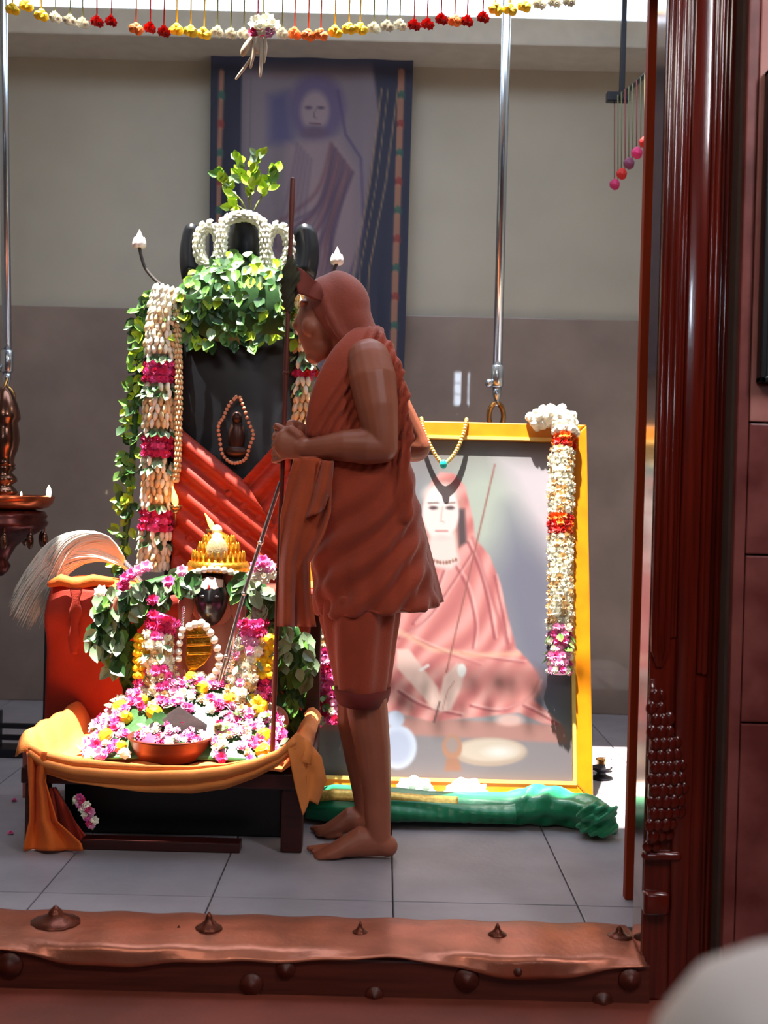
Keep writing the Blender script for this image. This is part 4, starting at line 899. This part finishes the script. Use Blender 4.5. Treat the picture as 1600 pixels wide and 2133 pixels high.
# near arm, forearm and hand
b.sweep([B(768, 752, -.13), B(776, 790, -.155), B(786, 850, -.17), B(793, 905, -.175), B(795, 930, -.175)], [.062, .066, .058, .049, .046], 18)
b.sweep([B(795, 930, -.175), B(765, 930, -.178), B(720, 928, -.172), B(675, 932, -.16), B(642, 934, -.148), B(628, 933, -.142)], [.046, .050, .044, .034, .028, .029], 18)
b.sweep([B(632, 932, -.142), B(612, 926, -.146), B(592, 923, -.148)], [(.034, .019), (.042, .019), (.040, .017)], 16, ref=(0, 0, 1))
ST0, ST1 = P(610, 374, 3.285), P(567, 1577, 3.345)
def staffp(py): t = (py - 374) / (1577 - 374); return ST0.lerp(ST1, t)
def finger(y, kx, r, sgn):
    s_ = staffp(y); kn_ = B(kx, y - 2, -.148 if sgn < 0 else -.118)
    b.sweep([kn_, Vector((s_.x - .012, s_.y - sgn * -.026 * 1, s_.z + .002)), Vector((s_.x - .026, s_.y + sgn * .010, s_.z)), Vector((s_.x - .020, s_.y - sgn * .014, s_.z - .002)), Vector((s_.x - .002, s_.y - sgn * .022, s_.z - .003))], [r * 1.1, r * 1.08, r, r * .92, r * .8], 10)
for i, (y, r) in enumerate([(904, .0083), (921, .0086), (938, .0083), (953, .0074)]): finger(y, 590 + i, r, -1)
sp = staffp(897)
b.sweep([B(622, 908, -.15), B(606, 895, -.152), Vector((sp.x + .004, sp.y - .024, sp.z + .010)), Vector((sp.x - .018, sp.y - .018, sp.z + .022))], [.016, .0135, .0115, .0095], 10)
# far arm: elbow out behind the back, hand on the staff above the other
b.sweep([B(772, 762, .13), B(815, 840, .17), B(858, 915, .19), B(866, 932, .19)], [.058, .055, .046, .044], 16)
b.sweep([B(866, 932, .19), B(800, 930, .16), B(710, 918, .06), B(640, 905, -.05), B(622, 902, -.085)], [.044, .046, .04, .03, .027], 16)
b.sweep([B(624, 902, -.085), B(606, 898, -.10)], [(.032, .018), (.034, .017)], 14, ref=(0, 0, 1))
for y, r in ((882, .0078), (898, .008), (913, .0078), (928, .007)):
    s_ = staffp(y); b.sweep([B(606, y, -.098), Vector((s_.x - .010, s_.y + .022, s_.z)), Vector((s_.x - .025, s_.y + .004, s_.z)), Vector((s_.x - .016, s_.y - .016, s_.z))], [r * 1.1, r, r * .95, r * .85], 10)
# legs and feet
def leg(pts, dy, foot, toes):
    b.sweep([B(x, y, dy * interp(y, [1200, 1450, 1700], [.55, .72, 1])) for x, y, _ in pts], [r for _, _, r in pts], 18)
    b.sweep([P(x, y, PY + dy) for x, y, _ in foot], [(r[0], r[1]) for _, _, r in foot], 16, ref=(0, 0, 1))
    for k, (x, y, tl_, r) in enumerate(toes):
        o_ = P(x, y, PY + dy + (k - 2) * .0178); o_.z = r * 1.05; b.sweep([o_ + Vector((.03, 0, .005)), o_, o_ + Vector((-tl_, 0, -.001))], [r * 1.1, r, r * .82], 8)
leg([(748, 1200, .075), (752, 1330, .066), (760, 1420, .055), (765, 1480, .058), (777, 1560, .049), (786, 1650, .039), (787, 1705, .036), (789, 1740, .035)], -.13,
    [(806, 1762, (.030, .032)), (788, 1752, (.042, .033)), (752, 1752, (.042, .037)), (712, 1766, (.026, .043)), (684, 1776, (.016, .044)), (672, 1780, (.012, .042))], [(662, 1780, .024, .0108), (667, 1780, .020, .0074), (672, 1780, .017, .0071), (678, 1780, .015, .0068), (686, 1780, .012, .0064)][::-1])
leg([(745, 1200, .075), (742, 1330, .066), (744, 1420, .054), (742, 1500, .056), (752, 1580, .046), (762, 1660, .036), (764, 1690, .034)], .07,
    [(776, 1718, (.030, .032)), (758, 1706, (.042, .033)), (728, 1708, (.036, .037)), (698, 1722, (.022, .043)), (676, 1730, (.014, .043))], [(667, 1732, .022, .0108), (670, 1732, .019, .0074), (675, 1732, .016, .0071), (681, 1732, .014, .0068), (688, 1732, .012, .0064)][::-1])
body = remesh(b, .0039, 3, .5)
co = np.empty(len(body.vertices) * 3); body.vertices.foreach_get('co', co); co = co.reshape(-1, 3); co[:, 2] = np.maximum(co[:, 2], .001); body.vertices.foreach_set('co', co.ravel()); body.update()
bo = part('body', body, M_skin, man, label='brown skinned body with bare left arm, shins and feet')
for s_ in (-1, 1): part('eye', MB().ell(B(640, 655, s_ * .036), (.008, .013, .0055), 12, 8), M_eye, man)
# head cloth
hb = MB(); hb.ell(B(703, 642, 0), (.097, .088, .104), 28, 18); hb.ell(B(722, 668), (.072, .083, .085)); hb.sweep([B(722, 668), B(742, 700), B(762, 726)], [(.078, .082), (.066, .078), (.06, .09)], 20, ref=(1, 0, .3))
hb.sweep([B(672, 596, -.035), B(676, 625, -.074), B(690, 660, -.086), B(705, 692, -.08), B(726, 715, -.07)], [.012, .013, .013, .013, .012], 10); hb.sweep([B(672, 596, .035), B(676, 625, .074), B(690, 660, .086), B(705, 692, .08)], [.012, .013, .013, .012], 10); hb.sweep([B(672, 596, -.035), B(666, 590, 0), B(672, 596, .035)], [.012, .013, .012], 10)
def displace(me, fn):
    n = len(me.vertices); co = np.empty(n * 3); me.vertices.foreach_get('co', co); co = co.reshape(-1, 3); no = np.empty(n * 3); me.vertex_normals.foreach_get('vector', no); no = no.reshape(-1, 3)
    px, py = project(co); co = co + no * fn(px, py, co, no)[:, None]; me.vertices.foreach_set('co', co.ravel()); me.update(); return me
hm = displace(remesh(hb, .006, 3), lambda px, py, co, no: .0022 * np.sin((px * .6 - py * .5) * .16 + 2 * np.sin(py * .03)))
part('head_cloth', hm, M_hood, man)
# robe
r_ = MB(); rows = []
prof = [(715, 722, 800, .10), (740, 705, 818, .13), (780, 684, 832, .15), (820, 664, 842, .158), (860, 652, 848, .16), (900, 646, 852, .16), (950, 640, 856, .16), (1000, 638, 864, .162), (1060, 640, 876, .165), (1120, 645, 886, .17), (1180, 650, 897, .175), (1230, 655, 908, .178), (1262, 658, 913, .178)]
for y, l, rr, dep in prof:
    a, c = B(l, y), B(rr, y + (12 if y > 1200 else 0)); m_ = (a + c) / 2; hw = (c.x - a.x) / 2; row = []
    for k in range(56):
        t = 2 * math.pi * k / 56; cx, sy = math.cos(t), math.sin(t); e = .82
        row.append((m_.x + hw * math.copysign(abs(cx) ** e, cx), PY + dep * math.copysign(abs(sy) ** e, sy), m_.z + (.018 * cx if y > 1240 else 0)))
    rows.append(row)
r_.rows(rows)
# collar and shoulder folds on both sides of the bare arm
for off, rad in ((0, .017), (17, .016), (34, .015), (50, .012)):
    r_.sweep(catmull([B(648 + off, 900, -.150), B(655 + off, 840, -.158), B(676 + off, 780, -.152), B(706 + off * .9, 730, -.125), B(744 + off * .7, 694, -.075), B(776 + off * .3, 688, .0)], 6), [rad] * 31, 10)
for off, rad in ((0, .016), (-14, .014)):
    r_.sweep(catmull([B(770, 690, -.02), B(800 + off * .4, 712, -.075), B(824 + off, 760, -.12), B(840 + off, 830, -.14), B(846 + off, 900, -.14), B(846 + off, 980, -.14), B(850 + off, 1080, -.14)], 6), [rad] * 37, 10)
r_.sweep(catmull([B(772, 690, .02), B(740, 700, .09), B(700, 740, .13), B(672, 800, .15)], 6), [.018] * 19, 10)
r_.ell(B(770, 720, .06), (.05, .09, .05)); r_.ell(B(762, 706, -.02), (.05, .07, .035))
# near arm hole: the skin of the arm stands in front
def robefold(px, py, co, no):
    side = np.clip(-no[:, 1] * 1.5, 0, 1); low = np.clip((py - 960) / 120, 0, 1)
    d = .011 * np.sin((px * .72 + py * .62) * .105 + 2.0 * np.sin(py * .011) + 1.1 * np.sin(px * .03)) * side * low
    dd = (px - 650) * .866 + (py - 880) * .5
    d += .007 * np.sin(dd * .36 + .8 * np.sin(py * .03)) * side * np.clip((1000 - py) / 80, 0, 1) * np.clip(dd / 8, 0, 1)
    d += .005 * np.sin(np.arctan2(co[:, 1] - PY, co[:, 0] + .07) * 15) * np.clip((py - 1120) / 140, 0, 1)
    d += .006 * np.sin((px + .1 * py) * .42) * np.clip((px - 795) / 15, 0, 1) * side * np.clip((1010 - py) / 60, 0, 1)
    d += .004 * np.sin((px + py * .2) * .25) * np.clip(no[:, 0], 0, 1)
    return d
rob = displace(remesh(r_, .0062, 4), robefold)
part('robe', rob, M_robe, man)
def shawlend(u, v):
    l = interp(v, [0, .12, .35, 1], [612, 600, 583, 579]); rgt = interp(v, [0, .12, .32, .45, .62, .8, 1], [694, 692, 690, 676, 646, 648, 656])
    px, py = l + (rgt - l) * u, 955 + 350 * v
    return B(px, py, -.165 + .02 * math.sin(u * 9 + v * 3) * (.4 + v) + .012 * math.sin(u * 17) * v)
part('shawl_end', MB().sheet(shawlend, 36, 50, .006), mat('shawl_ochre', (180, 74, 32), .85, sheen=.25, bump=.3, bscale=160), man, label='loose end of the shawl hanging in front')
def lapel(u, v):
    l, rr = interp(v, [0, 1], [664, 640]), interp(v, [0, .6, 1], [692, 690, 676]); return B(l + (rr - l) * u, 960 + 120 * v - 20 * u * v, -.19 + .015 * math.sin(u * 7 + v * 2))
part('shawl_fold', MB().sheet(lapel, 12, 20, .005), mat('shawl_ochre', (180, 74, 32)), man)
# back corner of the robe
def corner(u, v): return B(interp(v, [0, 1], [868, 892]) + u * interp(v, [0, 1], [6, 30]), 1080 + 182 * v - 8 * u, .02 + .10 * u + .008 * math.sin(u * 9))
part('robe_corner', MB().sheet(corner, 10, 30, .006), M_robe, man)
# lower cloth
rows = []
for y, l, rr, dep in [(1235, 664, 832, .145), (1280, 667, 832, .150), (1330, 680, 824, .152), (1390, 694, 816, .158), (1430, 702, 810, .156), (1436, 703, 809, .156)]:
    a, c = B(l, y), B(rr, y); m_ = (a + c) / 2; hw = (c.x - a.x) / 2
    rows.append([(m_.x + hw * math.cos(t) + .0 , PY - .02 + dep * math.sin(t), m_.z) for t in [2 * math.pi * k / 60 for k in range(60)]])
lw = displace(remesh(MB().rows(rows), .007, 2), lambda px, py, co, no: .005 * np.sin(np.arctan2(co[:, 1] - PY, co[:, 0] + .06) * 13 + (py - 1250) * .01))
part('lower_cloth', lw, M_robe, man)
rows = []
for y, l, rr, dep in [(1424, 697, 815, .165), (1436, 697, 814, .166), (1455, 702, 809, .164), (1457, 708, 804, .150)]:
    a, c = B(l, y), B(rr, y); m_ = (a + c) / 2; hw = (c.x - a.x) / 2
    rows.append([(m_.x + hw * math.cos(t), PY - .02 + dep * math.sin(t), m_.z) for t in [2 * math.pi * k / 60 for k in range(60)]])
part('hem_border', MB().rows(rows), M_robedark, man, label='dark red border of the lower cloth')
# staff
stf = thing('staff', 'tall thin brown wooden staff held upright by the person', 'staff', tuple(ST1))
q = [ST0.lerp(ST1, k / 24) for k in range(25)]
part('shaft', MB().sweep(q, [.0068 + .0008 * math.sin(k * 1.9) for k in range(25)], 12), M_staff, stf)
for y in (640, 770, 1180): part('node', MB().ell(staffp(y), (.0095, .0095, .008), 10, 7), M_staff, stf)
bp = [staffp(y) + Vector((dx, 0, 0)) for y, dx in ((530, .0), (550, .004), (580, .002), (610, .0), (640, .0))]
part('bundle', displace(remesh(MB().sweep(bp, [.008, .02, .026, .022, .012], 14).ell(staffp(575) + Vector((.012, .0, .0)), (.022, .02, .028)), .005, 2), lambda px, py, co, no: .003 * np.sin(px * .5 + py * .35)), M_bundle, stf, label='dark olive cloth bundle tied near the top')
def flag(u, v):
    px = interp(u, [0, .5, 1], [616, 640, 668]) + 4 * v; py = interp(u, [0, .35, 1], [556, 566, 598]) + interp(u, [0, .5, 1], [56, 48, 30]) * v
    return P(px, py, 3.285 + .06 * u + .01 * math.sin(u * 10 + v * 4))
part('flag', MB().sheet(flag, 14, 14, .008), mat('flag_cloth', (128, 56, 44), .85), stf, label='reddish brown cloth flap tied to the staff')

# ================================================================== GREEN ROLL AND WHITE CLOTHS
gr = thing('green_cloth_roll', 'long roll of green silk with gold border on the floor before the painting', 'cloth', tuple(P(960, 1725, 3.62)))
gpx = [636, 690, 760, 830, 900, 980, 1060, 1110, 1150, 1190, 1225, 1255, 1280]
gbt = [1712, 1722, 1724, 1722, 1723, 1724, 1726, 1728, 1728, 1732, 1742, 1750, 1738]; gtp = [1650, 1637, 1640, 1644, 1650, 1655, 1655, 1642, 1640, 1652, 1660, 1664, 1690]
rows = []
for x, yb_, yt_ in zip(np.linspace(636, 1282, 60), np.interp(np.linspace(636, 1282, 60), gpx, gbt), np.interp(np.linspace(636, 1282, 60), gpx, gtp)):
    pb = PZ(x, yb_, 0.0); pt_ = P(x, yt_, pb.y + .07); hh = max(.03, pt_.z) / 2; row = []
    for k in range(40):
        t = 2 * math.pi * k / 40; fl = 1 + .06 * math.sin(4 * t + x * .008) + .05 * math.sin(7 * t - x * .012 + 1.3 * math.sin(x * .01)) + (.09 * math.sin(x * .12 + 4 * t) if x > 1080 else .03 * math.sin(5 * t + x * .01))
        row.append((pb.x + (.012 * math.sin(t * 2) if x > 1100 else 0), pb.y + .075 + .08 * math.cos(t) * fl, max(.001, hh + hh * math.sin(t) * fl)))
    rows.append(row)
part('roll', MB().rows(rows), M_green, gr)
def gold(u, v):
    i = u * 29; r0 = rows[int(i)]; p = Vector(r0[19 - int(v * 4) - 2]); q_ = Vector(rows[min(int(i) + 1, 59)][19 - int(v * 4) - 2]); c = p.lerp(q_, i - int(i)); return c + Vector((0, -.004, .004))
part('gold_border', MB().sheet(gold, 58, 4, .001), M_goldthread, gr, label='gold woven border')
def flap(u, v):
    i = 15 + 25 * u; k = 16 + 9 * v; r0, r1 = rows[int(i)], rows[int(i) + 1]; k0 = int(k); f, g = i - int(i), k - k0
    c = Vector(r0[k0]).lerp(Vector(r1[k0]), f).lerp(Vector(r0[k0 + 1]).lerp(Vector(r1[k0 + 1]), f), g)
    return c + Vector((0, -.006 - .004 * v * (1 + math.sin(u * 75)) - .010 * v, .002))
part('loose_flap', MB().sheet(flap, 90, 14, .003), M_green, gr)
kc = PZ(1245, 1748, 0.0) + Vector((0, .03, .055))
kb = MB(); kb.ell(kc, (.05, .045, .05)); 
for k in range(5): a = k * 1.25; kb.sweep(catmull([kc + Vector((-.05, -.02, .03 * math.cos(a))), kc + Vector((0, -.045 + .01 * math.sin(a), .04 * math.cos(a))), kc + Vector((.05, -.02, .035 * math.cos(a + .5)))], 5), [.012] * 11, 8)
part('twisted_end', displace(remesh(kb, .005, 2), lambda px, py, co, no: .004 * np.sin(px * .22 + py * .3)), M_green, gr)
def whitecloth(label, x0, x1, yt_, yb_, Y):
    a, c = P(x0, yb_, Y), P(x1, yb_, Y); h = P(x0, yt_, Y).z; m_ = (a + c) / 2; hw = (c.x - a.x) / 2; w_ = MB()
    for k, (f, hh) in enumerate(((1.0, .4), (.92, .7), (.8, 1.0))):
        w_.ell((m_.x, Y, h * hh * .5), (hw * f, .05, h * hh * .52), 28, 12)
    me = displace(remesh(w_, .006, 2), lambda px, py, co, no: .0035 * np.sin(px * .2 + 2 * np.sin(py * .15)) + .003 * np.sin(py * .5))
    o = part('folded_cloth', me, M_white, None, base=(m_.x, Y, 0)); return tag(o, label, 'cloth', 'white cloths by the green roll')
whitecloth('folded white cloth behind the green roll, nearer the person\'s leg', 815, 914, 1616, 1650, 3.86)
whitecloth('folded white cloth behind the green roll, farther right', 912, 1030, 1622, 1652, 3.87)

# ================================================================== FLOOR LAMP AT RIGHT
lp = PZ(1252, 1622, 0.0); ol = thing('floor_oil_lamp', 'small dark oil lamp with white flame on the floor right of the painting', 'oil lamp', tuple(lp))
part('base', MB().lathe([(.0, 0), (.04, 0), (.042, .006), (.02, .014), (.016, .024), (.034, .034), (.04, .042), (.036, .044), (.02, .036), (0, .034)], lp, 24), M_ironrail, ol)
part('spout', MB().sweep([lp + Vector((-.03, 0, .036)), lp + Vector((-.055, 0, .04))], [.008, .005], 8), M_ironrail, ol)
fp = lp + Vector((.022, -.01, .04)); part('flame', MB().sweep([fp, fp + Vector((0, 0, .018)), fp + Vector((0, 0, .036)), fp + Vector((0, 0, .052))], [.006, .0115, .008, .001], 10), M_whiteflame, ol, label='bright white flame')
gw = thing('brass_cup', 'small brass cup standing on the floor behind the painting\'s right edge', 'cup', tuple(lp + Vector((.03, .12, 0))))
part('cup_body', MB().lathe([(.0, 0), (.02, 0), (.024, .01), (.026, .04), (.03, .046), (.026, .042), (.018, .01), (0, .006)], lp + Vector((.03, .12, 0)), 20), M_brass, gw)

# ================================================================== HANGER RODS AND HANGING LAMP
RY = 4.60
def hanger(label, pts, py_end):
    t = thing('hanger_rod', label, 'rod', tuple(P(*pts[-1], RY)), 'steel hanger rods')
    a, c = P(*pts[0], RY), P(*pts[-1], RY); a = c + (a - c) * ((ROOF + .1 - c.z) / (a.z - c.z))
    part('tube', MB().sweep([a, c], [.0175, .0175], 18, round_=False), M_steel, t)
    part('sleeve', MB().lathe([(.019, -.05), (.0235, -.045), (.0235, .03), (.019, .035)], c, 18), M_steel, t)
    part('bolt', MB().lathe([(.006, 0), (.016, .004), (.016, .02), (.011, .026)], c + Vector((-.018, -.004, -.035)), 8, axis=(-1, -.3, 0)), M_steel, t)
    e = c + Vector((0, 0, -.05)); part('shank', MB().lathe([(.017, 0), (.016, -.03), (.010, -.045), (.008, -.07)], e, 14), M_steel, t)
    ring = [e + Vector((.028 * math.sin(k), 0, -.11 + .05 * math.cos(k))) for k in [2 * math.pi * i / 20 for i in range(21)]]
    part('hook', MB().sweep(ring, [.010] * 21, 10), M_brass, t, label='brass loop hook'); return t
hanger('steel hanger rod ending in a brass hook above the framed painting', [(1056, 0), (1036, 780)], 870)
hanger('steel hanger rod at the left edge above the hanging lamp', [(6, 0), (15, 748)], 800)
lc = P(5, 1035, RY - .04); sc1 = 2500 / 4.56
lamp = thing('hanging_lamp', 'dark bronze hanging oil lamp with wide pan at the left edge', 'lamp', tuple(lc))
def prof_(l): return [(r / sc1, (1035 - y) / sc1) for r, y in l]
part('dome', MB().lathe(prof_([(2, 806), (10, 808), (18, 820), (27, 840), (33, 862), (34, 872), (28, 880), (31, 895), (33, 915), (30, 935), (24, 950), (22, 962), (26, 970)]), lc, 32), M_lampmetal, lamp)
part('column', MB().lathe(prof_([(20, 966), (26, 975), (18, 984), (28, 994), (30, 1002), (18, 1010), (27, 1018), (32, 1026), (20, 1034), (14, 1044)]), lc, 28), M_lampmetal, lamp)
part('pan', MB().lathe(prof_([(8, 1040), (86, 1042), (98, 1034), (102, 1030), (106, 1033), (102, 1046), (92, 1056), (60, 1062), (10, 1063)]), lc, 48), mat('pan_copper', (196, 96, 56), .25, metal=.85, var=.15), lamp, label='wide copper oil pan')
part('under_body', MB().lathe(prof_([(60, 1060), (86, 1064), (92, 1074), (88, 1082), (94, 1086), (90, 1096), (70, 1110), (48, 1122), (30, 1138), (20, 1155), (14, 1168), (20, 1178), (14, 1190), (3, 1200)]), lc, 40), mat('dark_maroon_bronze', (92, 44, 40), .3, metal=.7, var=.3, scale=40), lamp)
for k in range(10):
    a = 2 * math.pi * k / 10 + .05; p = lc + Vector((88 / sc1 * math.cos(a), 88 / sc1 * math.sin(a), -(1090 - 1035) / sc1))
    part('pendant', MB().sweep([p, p + Vector((0, 0, -.03))], [.003, .003], 6).ell(p + Vector((0, 0, -.06)), (.014, .014, .032), 10, 8), M_lampmetal, lamp)
for a, m_ in ((-.15, 1.0), (-.9, .35), (-2.2, .6)):
    p = lc + Vector((102 / sc1 * math.cos(a), 102 / sc1 * math.sin(a), .008)); part('flame', MB().sweep([p, p + Vector((0, 0, .014 * m_)), p + Vector((0, 0, .028 * m_)), p + Vector((0, 0, .04 * m_))], [.007 * m_, .0095 * m_, .0065 * m_, .001], 10), M_whiteflame, lamp)
part('stem', MB().sweep([lc + Vector((0, 0, (1035 - 806) / sc1)), P(15, 790, RY - .02)], [.006, .006], 8), M_brass, lamp)

# dark iron stand behind the throne
isd = thing('iron_stand', 'low dark iron stand on the floor at the left edge behind the throne', 'stand', tuple(PZ(0, 1570, 0.0)))
s0 = PZ(40, 1572, 0.0)
for y in (1512, 1536): part('rail', MB().box((s0.x - .3, s0.y - .012, P(40, y, s0.y).z - .009), (s0.x + .11, s0.y + .012, P(40, y, s0.y).z + .009)), M_ironrail, isd, smooth=False, bevel=.003)
for dx in (-.08, .10): part('leg', MB().box((s0.x + dx - .012, s0.y - .014, 0), (s0.x + dx + .012, s0.y + .014, P(40, 1480 if dx < 0 else 1300, s0.y).z)), M_ironrail, isd, smooth=False, bevel=.003)
part('foot_bar', MB().box((s0.x - .3, s0.y - .06, 0), (s0.x + .11, s0.y + .06, .03)), M_ironrail, isd, smooth=False, bevel=.004)

# ================================================================== FLOWER STRINGS
TYY = 3.85
tor = thing('flower_string_curtain', 'row of coloured flowers hung on threads along the top of the view', 'garland', tuple(P(620, 75, TYY)))
rodz = 2.78
part('rod', MB().sweep([(-1.48, TYY, rodz), (1.2, TYY, rodz)], [.008, .008], 8), M_brass, tor)
cl = [(26, 20, 'yellow'), (54, 12, 'yellow'), (86, 32, 'yellow'), (115, 36, 'white'), (145, 42, 'white'), (172, 48, 'white'), (202, 45, 'red'), (232, 44, 'red'), (283, 60, 'orange'), (313, 58, 'red'), (341, 66, 'red'), (368, 62, 'yellow'), (397, 66, 'yellow'), (425, 70, 'yellow'), (453, 66, 'white'), (481, 70, 'white'), (508, 70, 'white'),
      (537, 66, 'magenta'), (588, 70, 'white'), (614, 70, 'orange'), (642, 74, 'orange'), (668, 72, 'orange'), (698, 66, 'yellow'), (727, 60, 'yellow'), (750, 60, 'yellow'), (779, 58, 'white'), (806, 54, 'white'), (833, 52, 'white'), (863, 52, 'red'), (890, 50, 'red'), (919, 40, 'red'), (947, 43, 'orange'), (973, 44, 'red'), (1006, 36, 'red'), (1032, 20, 'yellow'), (1062, 20, 'yellow'), (1092, 14, 'yellow'), (1124, 8, 'white'), (1155, 4, 'white'), (1184, 2, 'white')]
thm = {c: mat('thread_' + c, FC[c] if c != 'white' else (150, 150, 90), .7, var=.05) for c in ('yellow', 'white', 'red', 'orange', 'magenta')}
for x, y, c in cl:
    p = P(x, y, TYY + random.uniform(-.02, .02)); a = Vector((p.x + random.uniform(-.004, .004), TYY, rodz)); 
    th = part('thread', MB().sweep([a, p], [.0024, .0024], 5, round_=False), thm[c], tor)
    for dx, dz, s_ in ((-.008, 0, .016), (.009, -.004, .016), (0, .008, .014)):
        o = flower(th, p + Vector((dx, random.uniform(-.008, .008), dz)), (random.uniform(-.5, .5), -.8, -.4), s_, c, 'pom' if c in ('yellow', 'orange') else 'bloom'); o.location = (p + Vector((dx, 0, dz)))  - org(tor)
ctr = thing('dried_flower_bunch', 'cream flower bunch with dangling dried stalks at the centre of the string', 'flowers', tuple(P(540, 160, TYY - .05)))
for x, y, s_, c in [(535, 48, .03, 'white'), (556, 44, .03, 'white'), (570, 54, .026, 'white'), (545, 62, .026, 'white'), (562, 68, .024, 'lpink'), (528, 68, .02, 'magenta')]: flower(ctr, P(x, y, TYY - .05), (random.uniform(-.4, .4), -1, .2), s_, c)
M_dry = mat('dried_stalk', (222, 196, 166), .7)
for pts, r in [([(524, 80), (512, 100), (506, 112)], .012), ([(530, 110), (510, 140), (492, 164)], .005), ([(530, 78), (528, 110), (522, 140)], .006), ([(545, 78), (545, 118), (542, 158)], .006), ([(552, 76), (554, 100), (550, 130)], .005), ([(538, 78), (534, 95), (536, 108)], .008)]:
    q = catmull([P(x, y, TYY - .055) for x, y in pts], 5); part('stalk', MB().sweep(q, [r * (.6 + .4 * math.sin(math.pi * i / len(q))) for i in range(len(q))], 8), M_dry, ctr)
part('thread', MB().sweep([P(548, 55, TYY - .03), (P(548, 0, TYY).x, TYY, rodz)], [.003, .003], 6), thm['white'], ctr)
# receding row of strings on the right
rs = thing('side_flower_strings', 'receding row of flower strings on a dark bracket at upper right', 'garland', tuple(P(1300, 380, 5.0)))
b0, b1 = P(1290, 203, 5.2), P(1400, 110, 4.2)
part('bracket', MB().box((b0.x - .055, b0.y - .02, b0.z - .02), (b0.x + .045, b0.y + .02, b0.z + .02)), M_ironrail, rs, smooth=False, bevel=.004)
part('bracket_post', MB().box((b0.x + .0, b0.y - .012, b0.z), (b0.x + .022, b0.y + .012, ROOF)), M_ironrail, rs, smooth=False, bevel=.003)
part('rod', MB().sweep([b0, b1], [.010, .010], 8), M_ironrail, rs)
for k in range(12):
    f = k / 11 * .8; t_ = b0.lerp(b1, f) + Vector((-.02 * (1 - f), 0, 0)); x, y = project(np.array([tuple(t_)])); e = P(float(x[0]), 384 - 75 * f * 2.0, t_.y)
    th = part('thread', MB().sweep([t_, e], [.0026, .0026], 5, round_=False), mat('side_thread_' + ('a' if k % 3 else 'b'), (122, 118, 84) if k % 3 else (140, 70, 66), .7), rs)
    if k % 2 == 0:
        o = piece('flower', pm('pom', ['magenta', 'purple', 'red'][k % 3]), th, e, look((0, -1, -.3)), .024); o.location = e - org(rs)

# ================================================================== KNOB NEAR THE CAMERA
kc = P(1660, 2300, .50)
kb = MB(); kb.lathe([(.0, .065), (.022, .061), (.044, .048), (.059, .026), (.065, .0), (.059, -.026), (.042, -.046), (.028, -.056), (.034, -.064), (.038, -.074), (.022, -.085), (.02, -.5 - kc.z), (.05, -.56 - kc.z), (.05, -.6 - kc.z)], kc, 40)
rk = part('railing_post', kb, M_pale, None, base=(kc.x, kc.y, -.6)); tag(rk, 'pale out of focus rounded post top in the lower right corner', 'post')
